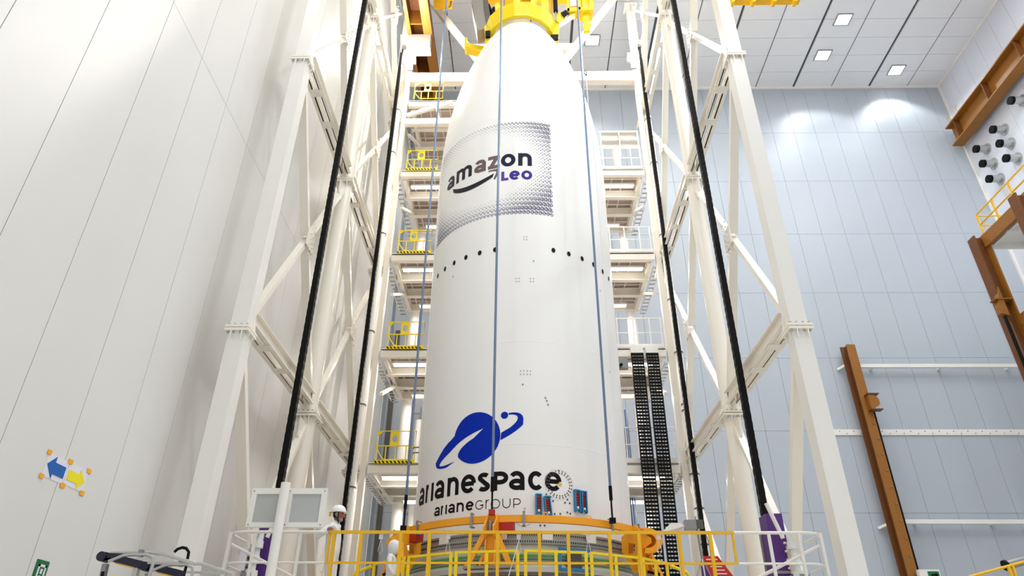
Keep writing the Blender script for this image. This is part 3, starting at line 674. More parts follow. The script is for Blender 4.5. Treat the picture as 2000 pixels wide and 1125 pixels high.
m = MB(); strip_surf(m, [[(-20.7, 14.32), (-20.3, 14.375), (-15.0, 14.385), (-13.4, 14.35), (-13.5, 14.24), (-16.2, 14.0), (-17.2, 14.04), (-15.4, 14.25), (-15.6, 14.3), (-18, 14.32)]]); part(fr, 'arrow_head', m, 'print_brown')
# planet emblem: everything in (degrees, metres)
m = MB()
disc = [(-23.5 + .6 * K * cos(radians(a)), 6.57 + .6 * sin(radians(a))) for a in range(0, 360, 6)]
# lower body of the planet right of the white swoosh
body = [p for p in [(-23.5 + .6 * K * cos(radians(a)), 6.57 + .6 * sin(radians(a))) for a in range(-128, 172, 6)]]
sw_low = [(-33.3, 6.2)] + bez((-33.2, 6.26), (-31.5, 6.42), (-24.6, 6.56), 6) + [(-19.3, 6.76)]
sw_up = bez((-19.3, 6.76), (-28.5, 6.64), (-34.5, 6.47), 8) + [(-38.5, 6.34)] + bez((-42.0, 6.25), (-45.6, 6.16), (-46.0, 6.1), 4)[0:] + bez((-45.8, 6.075), (-42.5, 6.03), (-35.7, 6.095), 8)
outer = [(-35.7, 6.085)] + bez((-40.5, 6.0), (-46.0, 5.98), (-48.6, 6.07), 8) + bez((-49.4, 6.17), (-46.5, 6.33), (-43.2, 6.47), 6) + bez((-40.0, 6.58), (-38, 6.62), (-36.9, 6.67), 4)
top = [(-23.5 + .6 * K * cos(radians(a)), 6.57 + .6 * sin(radians(a))) for a in range(168, -92, -6)]
bot = [(-23.5 + .6 * K * cos(radians(a)), 6.57 + .6 * sin(radians(a))) for a in range(-92, -142, -6)]
strip_surf(m, [outer + top + bot + sw_low + sw_up])
part(fr, 'emblem_planet', m, 'print_blue', label='blue planet disc with its left orbit')
m = MB(); strip_surf(m, [[(-8.7 + .085 * K * cos(a * pi / 12), 7.03 + .085 * sin(a * pi / 12)) for a in range(24)]]); part(fr, 'emblem_moon', m, 'print_blue')
m = MB(); strip_surf(m, [[(-6.7, 7.08)] + bez((-4.5, 7.09), (.4, 7.1), (.6, 6.93), 6) + bez((.4, 6.8), (-3.5, 6.6), (-10.6, 6.45), 7) + [(-10.3, 6.62)] + bez((-6.0, 6.73), (-.5, 6.93), (-2.9, 7.02), 8) + [(-4.2, 7.04), (-6.7, 7.04)]], ); part(fr, 'emblem_orbit', m, 'print_blue')
# halftone print of tiny letters around the upper word
m1, m2 = MB(), MB(); p = .078; ux, uz = -24.6 / K, 14.42; cnt = 0
for i in range(-40, 41):
    for j in range(-40, 41):
        u = (i + j) * p * .7071; v = (i - j) * p * .7071
        if abs(u) > 2.03 or abs(v) > 1.69: continue
        d = sqrt((u / 1.8) ** 2 + (v / 1.38) ** 2) + .1 * (u / 2 - v / 1.7)
        f = (d - .88) / .40
        if u < 0 and v > .4: f *= .8
        if f < .08: continue
        s_ = min(1, .16 + f * .6) * p * .46; m = m1 if (u > .3 or v < -.5) and f > .3 else m2
        k = (i + 2 * j) % 3; uu, vv = ux + u, uz + v; tt = s_ * .46
        if k == 0: stroke(m, [(uu + s_ * cos(a * pi / 4), vv + s_ * sin(a * pi / 4)) for a in range(8)], tt, .006, True)
        elif k == 1: stroke(m, [(uu - s_ * .9, vv + s_ * .5), (uu - s_ * .2, vv - s_), (uu + s_ * .9, vv - s_ * .4)], tt)
        else:
            stroke(m, [(uu + s_ * cos(a * pi / 4), vv + s_ * sin(a * pi / 4)) for a in range(0, 8)], tt, .006, False)
part(fr, 'halftone_print', m1, 'print_dots', kind='stuff'); part(fr, 'halftone_print', m2, 'print_dots_soft', kind='stuff', label='paler dots of the printed field')
# vent holes, bolts
def disc_on(th, z, r, h=None):
    m = MB(); h = h or r; strip_surf(m, [[(th + r * K * cos(a * pi / 8), z + h * sin(a * pi / 8)) for a in range(16)]], .009); return m
for th in (-61.6, -52.3, -43.3, -34.0, -24.6, -15.2, 18.2, 27.9, 37.3, 46.8, 56.7, 66.1):
    o = part(fr, 'vent_hole', disc_on(th, 11.62, .055, .075), 'black')
for th, z in ((-43.6, 11.19), (6.55, 11.21), (12.3, 7.39), (11.6, 7.46), (12.9, 7.3), (.3, 7.77), (52, 10.9), (56, 8.6)): part(fr, 'bolt', disc_on(th, z, .022), 'steel')
for tc, zc in ((2.07, 11.92), (-2.27, 10.63), (5.56, 10.63), (.08, 8.07), (3.44, 8.07)):
    for a in (-.8, .8):
        for b in (-.045, .045): part(fr, 'bolt', disc_on(tc + a, zc + b, .014), 'steel')
bo = MB()
for i in range(24):
    for q in (0, 1):
        a = 2 * pi * i / 24; rr = .29 - .045 * q
        bo.add(*(lambda mm: (mm.v, mm.f))(disc_on(17.5 + rr * K * cos(a), 5.48 + rr * sin(a), .016)))
part(fr, 'bolt_circle', bo, 'wire', kind='stuff')
m = MB(); stroke(m, [((17.5 / K) + .33 * cos(a * pi / 20), 5.48 + .33 * sin(a * pi / 20)) for a in range(40)], .008, .008, True); part(fr, 'access_door_edge', m, 'seam')
m = MB(); stroke(m, [((.5 / K) + .2 * cos(a * pi / 14), 4.78 + .2 * sin(a * pi / 14)) for a in range(14, 29)], .006, .008, False); part(fr, 'access_door_edge', m, 'wire')
part(fr, 'tag', MB().add([cyl(16.8, 5.46, .012), cyl(18.6, 5.46, .012), cyl(18.6, 5.51, .012), cyl(16.8, 5.51, .012)], [(0, 1, 2, 3)]), 'yellow')
for th, z in ((17.4, 5.78), (11, 5.25), (13, 5.2), (14.2, 5.12), (12, 5.02), (12.3, 4.9), (14.8, 4.85), (17.5, 4.86), (20, 5.1), (21.3, 5.17), (22.4, 5.1), (21, 4.9), (22.5, 4.88), (19, 4.7), (20.5, 4.7), (8, 4.6), (10, 4.6), (-40, 4.6)): part(fr, 'bolt', disc_on(th, z, .02), 'wire')
# small T marks
m = MB(); stroke(m, [(.4 / K, 5.0 - .05), (1.6 / K, 5.0 - .05)], .008); stroke(m, [(1.0 / K, 4.95), (1.0 / K, 4.88)], .008); part(fr, 'letter', m, 'wire', label='tiny T mark')
# horizontal joints and half shell seam
for z in (6.35, 8.9, 13.0, 16.4): part(fr, 'joint_band', MB().lathe([(rad(z) + .0002, z - .012), (rad(z) + .0018, z - .008), (rad(z) + .0018, z + .008), (rad(z) + .0002, z + .012)], C, 160), 'pearl', True)
for th in (-72, 58): 
    m = MB(); zz = [4.5 + i * .25 for i in range(74)]
    vs = []; 
    for z in zz: vs += [cyl(th - .35, z, .002), cyl(th - .25, z, .02), cyl(th + .25, z, .02), cyl(th + .35, z, .002)]
    fs = [(i * 4 + k, i * 4 + k + 1, i * 4 + k + 5, i * 4 + k + 4) for i in range(len(zz) - 1) for k in range(3)]
    part(fr, 'seam_strip', m.add(vs, fs), 'pearl')
# blue framed red fittings
def fitting(th, z, tilt, hh):
    a = radians(th); c = Vector(cyl(th, z, .03)); u = Vector((cos(a), sin(a), 0)); n = Vector((sin(a), -cos(a), 0)); w = Vector((0, 0, 1))
    uu = u * cos(tilt) + w * sin(tilt); ww = -u * sin(tilt) + w * cos(tilt)
    def bx(m, du, dw, lu, lw, d0, d1):
        P = []
        for dn in (d0, d1):
            for sa, sb in ((-1, -1), (1, -1), (1, 1), (-1, 1)): P.append(c + uu * (du + sa * lu / 2) + ww * (dw + sb * lw / 2) + n * dn)
        m.add(P, [(0, 3, 2, 1), (4, 5, 6, 7), (0, 1, 5, 4), (1, 2, 6, 5), (2, 3, 7, 6), (3, 0, 4, 7)])
    m = MB(); bx(m, -.058, 0, .025, hh, -.02, .06); bx(m, .058, 0, .025, hh, -.02, .06); bx(m, 0, hh / 2, .14, .025, -.02, .06); bx(m, 0, -hh / 2 + .05, .09, .02, -.02, .05)
    b = part(fr, 'fitting_frame', m, 'bracket_blue', label='blue bracket')
    m = MB(); bx(m, 0, .01, .07, hh * .78, -.02, .03); part(b, 'insert', m, 'red'); m = MB(); bx(m, 0, -hh * .3, .05, .05, .03, .045); part(b, 'tag', m, 'paper')
    m = MB()
    for k in range(5): bx(m, 0, -hh * .2 + k * hh * .12, .072, .01, .03, .036)
    part(b, 'lacing', m, 'black')
fitting(7.3, 5.02, 0, .42); fitting(11.5, 4.98, .1, .42); fitting(25.9, 5.15, 0, .46); fitting(29.4, 5.14, 0, .46)
# flange and adapter below
fl = part(fr, 'flange_ring', MB().lathe([(R0 - .1, 4.46), (R0 + .06, 4.46), (R0 + .06, 4.33), (R0 + .16, 4.3), (R0 + .16, 4.2), (R0 - .1, 4.2)], C, 160, closed=True), 'flange', True)
bo = MB()
for i in range(-90, 91, 1):
    a = radians(i)
    for r, z in ((R0 + .062, 4.4), (R0 + .162, 4.25)):
        c0 = (C[0] + r * sin(a), C[1] - r * cos(a), z); bo.cbox(c0, (.018, .018, .03))
part(fl, 'bolt_row', bo, 'black', kind='stuff')
part(fr, 'adapter_skirt', MB().lathe([(R0 - .1, 4.2), (R0 + .04, 4.2), (R0 + .06, 3.95), (R0 + .02, 3.95)], C, 160), 'white_paint', True)
for z, r, mm in ((3.98, .03, 'hose_green'), (3.93, .035, 'hose_teal'), (3.87, .03, 'flange'), (3.82, .025, 'hose_green')):
    part(fr, 'hose', MB().path([(C[0] + (R0 + .12) * sin(a * pi / 48), C[1] - (R0 + .12) * cos(a * pi / 48), z) for a in range(96)], r, 8, True), mm, True)
part(fr, 'base_ring', MB().lathe([(R0 + .0, 3.84), (R0 + .14, 3.82), (R0 + .2, 3.76), (R0 + .2, 3.66), (R0 - .2, 3.64)], C, 160), 'flange_light', True)
part(fr, 'base_skirt', MB().lathe([(R0 - .25, 3.66), (R0 - .25, 2.4), (R0 - .5, .0)], C, 128), 'skirt_shade', True)  # shade of the dark cavity put into the skirt's colour
for th in (-37, -9, 10.5, 31):
    a = radians(th); c = (C[0] + (R0 + .14) * sin(a), C[1] - (R0 + .14) * cos(a))
    m = MB(); u = Vector((cos(a), sin(a), 0)); cc = Vector((c[0], c[1], 4.36)); m.bar(cc - u * .11, cc + u * .11, .05, .15, (0, 0, 1)); part(fr, 'cover_plate', m, 'white_paint')
# blue service hatch frame
a0, a1 = 15, 29
m = MB()
for z in (4.1, 3.72): m.lathe([(R0 + .22, z - .025), (R0 + .28, z - .025), (R0 + .28, z + .025), (R0 + .22, z + .025)], C, 8, radians(a0), radians(a1), closed=True)
for th in (a0, a1):
    a = radians(th); x, y = C[0] + (R0 + .25) * sin(a), C[1] - (R0 + .25) * cos(a); m.box((x - .03, y - .03, 3.7), (x + .03, y + .03, 4.14))
hf = part(fr, 'hatch_frame', m, 'bracket_blue', label='blue rectangular frame low on the base')
part(hf, 'cover', MB().lathe([(R0 + .2, 3.75), (R0 + .21, 3.75), (R0 + .21, 4.05), (R0 + .2, 4.05)], C, 6, radians(18), radians(25), closed=True), 'wire')

# ------------------------------------------------------------------ orange handling ring with its three brackets
RR = 3.2
hr = thing('handling_ring', 'orange steel ring around the foot of the fairing, on three orange brackets', 'ring', (C[0], C[1], 4.6))
part(hr, 'band', MB().lathe([(RR - .1, 4.56), (RR, 4.56), (RR, 4.70), (RR - .1, 4.70)], C, 120, radians(-118), radians(118), closed=True), 'orange', True)
def polar(th, r, z): a = radians(th); return Vector((C[0] + r * sin(a), C[1] - r * cos(a), z))
def on(th):                                       # local frame: radial, tangent
    a = radians(th); return Vector((sin(a), -cos(a), 0)), Vector((cos(a), sin(a), 0))
for th in (-45, -19, 0.5, 36, 52, -66, 66):
    n, u = on(th); c = polar(th, RR - .03, 4.63); m = MB()
    m.bar(c + n * .06 - Vector((0, 0, .14)), c + n * .06 + Vector((0, 0, .14)), .05, .02, n); m.bar(c - n * .06 - Vector((0, 0, .14)), c + n * .08 - Vector((0, 0, .14)), .07, .02); m.bar(c - n * .06 + Vector((0, 0, .12)), c + n * .07 + Vector((0, 0, .12)), .05, .015)
    part(hr, 'clamp', m, 'steel')
for th in (8.5, 26): 
    n, u = on(th); c = polar(th, RR - .04, 4.7); m = MB().path([c - u * .06, c - u * .03 + Vector((0, 0, .06)), c + u * .03 + Vector((0, 0, .06)), c + u * .06], .012, 6); part(hr, 'lifting_eye', m, 'orange')
def bracket(th):
    n, u = on(th); Z = Vector((0, 0, 1))
    def P(r, t, z): return polar(th, r, z) + u * t
    prof_ = lambda t: [P(RR + .16, t, 4.6), P(RR + .05, t, 4.72), P(RR - .3, t, 4.5), P(RR - .32, t, 4.2), P(RR - .14, t, 3.9), P(RR + .0, t, 3.62), P(RR + .32, t, 3.62), P(RR + .22, t, 4.2), P(RR + .42, t, 4.3), P(RR + .42, t, 4.4)]
    hol = lambda t: [[P(RR - .16, t, 4.14), P(RR + .0, t, 4.14), P(RR + .04, t, 4.32), P(RR - .14, t, 4.36)], [P(RR - .04, t, 3.92), P(RR + .14, t, 3.92), P(RR + .12, t, 4.07), P(RR - .12, t, 4.07)], [P(RR + .06, t, 3.68), P(RR + .24, t, 3.68), P(RR + .2, t, 3.85), P(RR + .02, t, 3.85)]]
    b = part(hr, 'support_bracket', MB().plate(prof_(-.1), hol(-.1), u * .03), 'orange', label='orange support bracket')
    part(b, 'side_plate', MB().plate(prof_(.1), hol(.1), u * .03), 'orange')
    part(b, 'front_plate', MB().bar(P(RR + .15, 0, 3.65), P(RR + .14, 0, 4.35), .2, .03, n), 'orange')
    for s in (-1, 1):
        part(b, 'strut', MB().bar(P(RR + .16, s * .12, 4.32), P(RR + .3, s * .44, 3.66), .1, .06, n), 'orange')
        part(b, 'strut', MB().bar(P(RR + .05, s * .1, 4.1), P(RR + .22, s * .22, 3.66), .06, .05, n), 'orange')
    part(b, 'foot_plate', MB().bar(P(RR + .25, -.5, 3.66), P(RR + .25, .5, 3.66), .2, .05), 'flange')
    part(b, 'bolt_row', MB().cbox(P(RR + .36, -.2, 3.72), (.05, .05, .05)).cbox(P(RR + .36, .2, 3.72), (.05, .05, .05)).cbox(P(RR + .36, 0, 3.72), (.05, .05, .05)).cbox(P(RR + .36, -.1, 3.72), (.05, .05, .05)), 'black')
    part(b, 'red_pad', MB().bar(P(RR - .1, .28, 4.36), P(RR - .1, .28, 4.56), .3, .18, n).bar(P(RR - .12, -.0, 4.6), P(RR - .12, .0, 4.68), .2, .2, n), 'red')
    part(b, 'jack_screw', MB().tube(P(RR + .2, 0, 4.3), P(RR + .2, 0, 4.55), .045, 12), 'steel', True)
for th in (-11, -53, 50): bracket(th)
t = thing('hose_reel', 'curled orange hose loop hanging beside the right orange bracket', 'hose', (2.85, 15.5, 4.3))
part(t, 'loop', MB().prism([(2.6 + .34 * cos(a), 15.2, 4.35 + .26 * sin(a)) for a in [radians(-100 + 200 * i / 14) for i in range(15)]] + [(2.6 + .2 * cos(a), 15.2, 4.35 + .15 * sin(a)) for a in [radians(100 - 200 * i / 14) for i in range(15)]], (.0, .22, 0)), 'orange')

# guide ropes
for th, r, z0, z1, lab, rr in ((-10.8, 3.33, 4.7, 27.5, 'front middle guide rope running down over the emblem', .03), (-51.5, 3.33, 4.62, 27.5, 'left guide rope running along the left side of the fairing', .03),
                               (34.5, 3.33, 4.65, 27.5, 'right guide rope running down the right side of the fairing', .03), (128, 3.33, 4.7, 23.3, 'rear right guide rope hanging from the right yellow hook', .018), (-136, 3.33, 4.7, 22.3, 'rear left guide rope hanging from the short yellow arm', .018)):
    a = polar(th, r, z0); b = polar(th, r, z1)
    t = thing('guide_rope', lab, 'rope', tuple(a), 'guide ropes of the lifting frame')
    L = z1 - z0
    part(t, 'rope', MB().tube(a + Vector((0, 0, .62 if rr > .02 else 0)), b, rr, 10), 'rope_blue' if rr > .02 else 'wire', True)
    if rr > .02:
        part(t, 'rod', MB().tube(a + Vector((0, 0, .05)), a + Vector((0, 0, .55)), .02, 8), 'black', True); part(t, 'turnbuckle', MB().tube(a + Vector((0, 0, .45)), a + Vector((0, 0, .75)), .038, 10), 'black', True)
        part(t, 'shackle', MB().cbox(tuple(a + Vector((0, 0, .03))), (.13, .13, .1)), 'red' if abs(th) < 20 else 'black')
    else:
        part(t, 'shackle', MB().path([b + Vector((.04, 0, -.05)), b + Vector((.05, 0, .1)), b + Vector((-.04, 0, .22)), b + Vector((-.05, 0, .05)), b + Vector((.03, 0, -.1))], .025, 6), 'black')

# ------------------------------------------------------------------ yellow lifting frame over the tip
lf = thing('lifting_frame', 'yellow steel lifting frame gripping the tip of the fairing, cut by the top edge', 'lifting frame', (C[0], C[1], 23.2))
def octo(r, z, k=8, ph=22.5): return [polar(ph + i * 360 / k, r, z) for i in range(k)]
def lpart(name, m, mm='bright_yellow', smooth=False, **kw): return part(lf, name, m, mm, smooth, **kw)
for i in range(16):
    a, b = 11.25 + i * 22.5, 33.75 + i * 22.5
    n, u = on(a + 11.25)
    lpart('collar_segment', MB().prism([polar(a, 1.26, 22.74), polar(b, 1.26, 22.74), polar(b, 1.4, 23.3), polar(a, 1.4, 23.3)], -n * .05))
    lpart('collar_lip', MB().prism([polar(a, 1.27, 22.72), polar(b, 1.27, 22.72), polar(b, 1.1, 22.76), polar(a, 1.1, 22.76)], (0, 0, .05)))
def yp(name, pts, y, d, mm='bright_yellow', **kw): return lpart(name, MB().prism([(x, y, z) for x, z in pts], (0, d, 0)), mm, **kw)
yp('gripper_plate', [(-1.41, 23.19), (-1.2, 23.53), (-.6, 23.75), (-.9, 23.2), (-1.15, 22.7), (-1.24, 22.33), (-1.36, 22.4)], 17.2, .12)
yp('gripper_plate', [(-1.41, 23.19), (-1.2, 23.53), (-1.15, 22.7), (-1.3, 22.5)], 17.5, .5, 'yellow')
yp('gripper_plate', [(.88, 23.27), (1.35, 23.55), (1.42, 23.2), (1.36, 22.5), (1.1, 22.45)], 17.2, .12)
yp('gripper_plate', [(1.0, 23.27), (1.35, 23.55), (1.42, 23.2), (1.36, 22.6), (1.2, 22.55)], 17.6, .4, 'yellow')
yp('black_pad', [(1.07, 22.57), (1.37, 22.57), (1.36, 22.33), (1.1, 22.31)], 17.08, .1, 'black')
yp('black_pad', [(-1.36, 22.8), (-1.18, 22.83), (-1.16, 22.52), (-1.34, 22.49)], 17.08, .1, 'black')
yp('black_pad', [(-1.01, 23.39), (-.86, 23.56), (-.67, 23.27), (-.82, 23.1)], 16.88, .04, 'black')
yp('black_pad', [(1.49, 23.79), (1.69, 23.96), (1.82, 23.72), (1.64, 23.52)], 17.08, .04, 'black')
a_ = yp('arm', [(-2.16, 22.93), (-2.16, 23.18), (-1.7, 23.0), (-1.5, 22.95), (-1.38, 22.9), (-1.42, 22.7), (-1.5, 22.66)], 17.9, .06); part(a_, 'arm_face', MB().prism([(-2.16, 18.2, 22.93), (-2.16, 18.2, 23.4), (-1.66, 18.2, 23.2), (-1.38, 18.2, 23.0), (-1.5, 18.2, 22.66)], (0, .05, 0)), 'yellow'); part(a_, 'arm_end', MB().box((-2.2, 17.88, 22.9), (-2.12, 18.27, 23.42)), 'bright_yellow'); part(a_, 'arm_floor', MB().bar((-2.14, 18.07, 22.93), (-1.48, 18.07, 22.68), .3, .04), 'yellow')
yp('leg', [(-.5, 23.55), (-.27, 23.75), (.12, 24.9), (.3, 25.6), (-.02, 25.6), (-.3, 24.45)], 17.0, .22)
yp('leg', [(.2, 23.75), (.37, 23.62), (.58, 24.44), (.86, 25.6), (.64, 25.6), (.36, 24.4)], 17.0, .22)
yp('leg_panel', [(-.27, 23.7), (.22, 23.7), (.64, 25.6), (.3, 25.6)], 17.14, .04, 'yellow')
for k in range(4): lpart('leg_rung', MB().bar((-.2 + k * .13, 17.1, 23.78 + k * .42), (.3 + k * .12, 17.1, 23.78 + k * .42), .05, .08))
yp('label_plate', [(-.19, 23.82), (.14, 23.82), (.16, 24.12), (-.13, 24.12)], 17.04, .01, 'paper')
yp('leg', [(.86, 23.8), (.98, 23.4), (1.06, 23.5), (1.04, 25.6), (.72, 25.6)], 17.2, .2); yp('leg', [(1.06, 23.5), (1.19, 23.5), (1.24, 25.6), (1.1, 25.6)], 17.25, .2, 'yellow')
lpart('ram', MB().tube((1.28, 17.05, 23.3), (1.3, 17.1, 24.0), .035, 10), 'alu', True); lpart('ram', MB().tube((1.3, 17.08, 23.85), (1.3, 17.15, 25.4), .085, 14), 'black', True)
yp('arm', [(1.3, 23.45), (1.42, 23.3), (1.86, 23.72), (2.1, 23.9), (1.98, 24.1), (1.3, 23.85)], 17.15, .25)
yp('head_box', [(1.75, 25.4), (1.76, 23.82), (2.24, 23.92), (2.3, 25.4)], 17.1, .35, 'yellow'); yp('head_rim', [(1.72, 25.4), (1.73, 23.8), (1.82, 23.82), (1.81, 25.4)], 17.03, .07); yp('head_rim', [(2.16, 25.4), (2.14, 23.9), (2.24, 23.9), (2.26, 25.4)], 17.03, .07); yp('head_rim', [(1.73, 23.8), (2.24, 23.9), (2.24, 24.05), (1.75, 23.98)], 17.03, .07)
yp('label_plate', [(1.86, 24.15), (2.12, 24.18), (2.14, 25.0), (1.86, 25.0)], 17.08, .015, 'paper')
yp('head_box', [(2.33, 25.4), (2.33, 24.2), (2.45, 24.2), (2.5, 25.4)], 17.2, .4, 'bright_yellow'); yp('head_box', [(2.62, 25.4), (2.6, 24.2), (2.75, 24.15), (2.8, 25.4)], 17.2, .4, 'bright_yellow'); yp('head_floor', [(2.2, 24.2), (2.2, 24.0), (2.74, 24.05), (2.76, 24.22)], 17.15, .5)
yp('hook_arm', [(2.33, 24.14), (2.6, 24.14), (2.57, 23.6), (2.64, 23.37), (2.58, 23.05), (2.36, 23.02), (2.32, 23.35), (2.4, 23.6)], 17.3, .12)
yp('brace_arm', [(-1.03, 24.29), (-.88, 24.41), (-.78, 23.99), (-.62, 23.35), (-.85, 23.1), (-.95, 23.5)], 17.05, .18)
lpart('ram', MB().tube((-1.25, 17.5, 23.6), (-1.05, 17.5, 24.6), .1, 12), 'black', True); lpart('ram', MB().tube((-.66, 17.2, 23.6), (-.66, 17.3, 25.2), .03, 8), 'steel', True); lpart('ram', MB().tube((-.75, 17.3, 23.8), (-.45, 17.3, 24.1), .07, 8), 'black', True); lpart('ram', MB().tube((-1.1, 17.4, 24.0), (-1.3, 17.4, 24.7), .07, 8), 'black', True)
hh = lpart('side_housing', MB().prism([(-1.96, 17.3, 25.2), (-1.94, 17.3, 24.55), (-1.69, 17.3, 23.1), (-1.3, 17.3, 23.22), (-1.44, 17.3, 24.5), (-1.5, 17.3, 25.2)], (0, .6, 0)), 'housing', label='grey sheet metal housing')
part(hh, 'cover_rib', MB().prism([(-1.5, 17.22, 25.2), (-1.44, 17.22, 24.4), (-1.28, 17.22, 23.06), (-1.2, 17.22, 23.3), (-1.2, 17.22, 23.85), (-1.36, 17.22, 25.2)], (0, .75, 0)), 'wire')
part(hh, 'cover_rib', MB().bar((-1.9, 17.28, 24.7), (-1.67, 17.28, 23.15), .04, .05), 'steel')
yp('bolt_plate', [(-1.2, 23.3), (-1.0, 23.5), (-.95, 23.1), (-1.12, 22.9)], 17.1, .1, 'paper')
# spreader above, out of the picture
lpart('spreader', MB().box((-1.6, 17.1, 25.35), (2.9, 17.9, 25.6)), 'yellow')

# ------------------------------------------------------------------ work platform and guard rails
DZ = 2.8
t = thing('work_platform', 'steel work deck around the rocket foot, just below the picture', 'platform', (0, 16, 0))
oc = [polar(22.5 + i * 45, 3.75, DZ) for i in range(8)]
part(t, 'deck', MB().plate([(-5.0, 12.45, DZ), (4.9, 12.45, DZ), (4.9, 20.4, DZ), (-5.0, 20.4, DZ)], [oc[::-1]], (0, 0, -.08)), 'grate')
for x in (-4.3, -1.5, 1.5, 4.3):
    for y in (12.7, 13.3): 
        if y < 13: part(t, 'leg', MB().box((x - .1, y - .1, 0), (x + .1, y + .1, DZ - .08)), 'white_paint')
for x in (-4.3, 4.3): part(t, 'leg', MB().box((x - .1, 19.9, 0), (x + .1, 20.1, DZ - .08)), 'white_paint')
YR, ZR = 12.6, 4.01
def post(t, x, m, w=.055, z1=ZR): part(t, 'post', MB().box((x - w / 2, YR - .03, DZ), (x + w / 2, YR + .03, z1)), m)
t = thing('guard_rail', 'yellow guard rail spanning the front of the work deck', 'railing', (0, YR, DZ), 'front railings')
part(t, 'top_rail', MB().bar((-3.43, YR, ZR), (3.67, YR, ZR), .05, .05), 'yellow'); part(t, 'mid_rail', MB().bar((-3.43, YR, 3.5), (3.67, YR, 3.5), .035, .035), 'yellow')
def rx(px): return (px - 1004.5) / 104.9 * 1.0
for px in (654, 707, 785, 841, 920, 974, 1055, 1111, 1191, 1248, 1326, 1386): post(t, -3.43 + (px - 645) * 7.1 / 785, 'yellow')
for x in (-3.43, 3.67): part(t, 'end_post', MB().box((x - .018, YR - .018, 3.49), (x + .018, YR + .018, ZR)), 'yellow')
for s, x0, x1 in ((-1, -5.0, -3.46), (1, 3.7, 4.95)):
    sd = 'left' if s < 0 else 'right'
    t = thing('guard_rail', 'white guard rail with sloping stair rails at the %s end of the yellow railing' % sd, 'railing', (s * 4.6, YR, DZ), 'front railings')
    e = s * 5.22; a = x0 if s > 0 else x1
    for z in (ZR, 3.5):
        part(t, 'rail', MB().path([(a, YR, z), (e - s * .25, YR, z), (e - s * .08, YR + .03, z - .01), (e, YR + .12, z - .03), (e, YR + .8, z - .03)], .028 if z == ZR else .02, 8), 'white_paint', True)
    for x in ((-5.2, -4.75, -3.95) if s < 0 else (4.3, 4.82, 5.2)): part(t, 'post', MB().box((x - .025, YR - .02, DZ), (x + .025, YR + .02, ZR)), 'white_paint')
    for dz in (-.2, -.75): part(t, 'stair_rail', MB().path([(e - s * .05, YR + .05, ZR + dz), (e - s * 1.4, YR + .3, ZR + dz - .62), (e - s * 2.0, YR + .3, ZR + dz - .9)], .028, 8), 'white_paint', True)
# inner yellow octagon railing
seg = [(-56, -38.5), (-37, -21), (-20, -1), (0.5, 19), (20, 38), (39, 52)]
zs = [(3.72, 3.84), (3.86, 3.93), (3.94, 3.97), (3.97, 3.94), (3.94, 3.87), (3.86, 3.78)]
names = ['far left', 'left', 'middle left', 'middle right', 'right', 'far right']
for i, (a, b) in enumerate(seg):
    za = zb2 = 3.9; R_ = 3.82
    A, B = polar(a, R_, za), polar(b, R_, zb2)
    t = thing('ring_railing', 'low yellow railing section around the rocket foot, %s one of six' % names[i], 'railing', (A.x, A.y, DZ), 'inner ring railings')
    part(t, 'top_rail', MB().bar(A, B, .06, .045), 'bright_yellow'); part(t, 'mid_rail', MB().bar(A - Vector((0, 0, .5)), B - Vector((0, 0, .5)), .04, .035), 'bright_yellow')
    for q in (0.02, .5, .98):
        p = A.lerp(B, q); part(t, 'post', MB().box((p.x - .03, p.y - .03, DZ), (p.x + .03, p.y + .03, 3.89)), 'bright_yellow')
# gate ends
for s, th in ((-1, -58), (1, 54)):
    A = polar(th, 3.82, 3.88); t = thing('corner_railing', 'yellow railing corner turning down beside the %s bracket' % ('left' if s < 0 else 'right'), 'railing', (A.x, A.y, DZ), 'corner railings')
    part(t, 'rail', MB().path([A, A + Vector((s * .35, .1, -.12)), A + Vector((s * .4, .1, -.2)), A + Vector((s * .42, .1, -1.08))], .035, 8), 'bright_yellow', True)
# clip cords hanging from the rail
for px, lab in ((877, 'left'), (1015, 'middle'), (1150, 'right'), (745, 'far left'), (1287, 'far right')):
    x = -3.43 + (px - 645) * 7.1 / 785
    t = thing('rail_sensor', 'small white cord clip hanging from the yellow rail, %s one' % lab, 'clip', (x, YR + .05, ZR), 'cord clips on the yellow rail')
    part(t, 'clip', MB().box((x - .035, YR + .03, ZR - .11), (x + .035, YR + .05, ZR - .03)), 'paper'); part(t, 'knob', MB().cbox((x, YR + .06, ZR - .08), (.03, .03, .03)), 'black')
    part(t, 'cord', MB().path([(x, YR + .06, ZR - .1), (x - .04, YR + .08, ZR - .3), (x, YR + .08, ZR - .36), (x + .04, YR + .08, ZR - .3), (x, YR + .06, ZR - .11)], .005, 5), 'paper')
t = thing('tether_cord', 'thin white tether running down in front of the middle orange bracket', 'cord', (-.4, 12.55, 3.3)); part(t, 'cord', MB().tube((-.05, 12.62, 3.98), (-.35, 12.62, 3.0), .008, 6), 'paper')

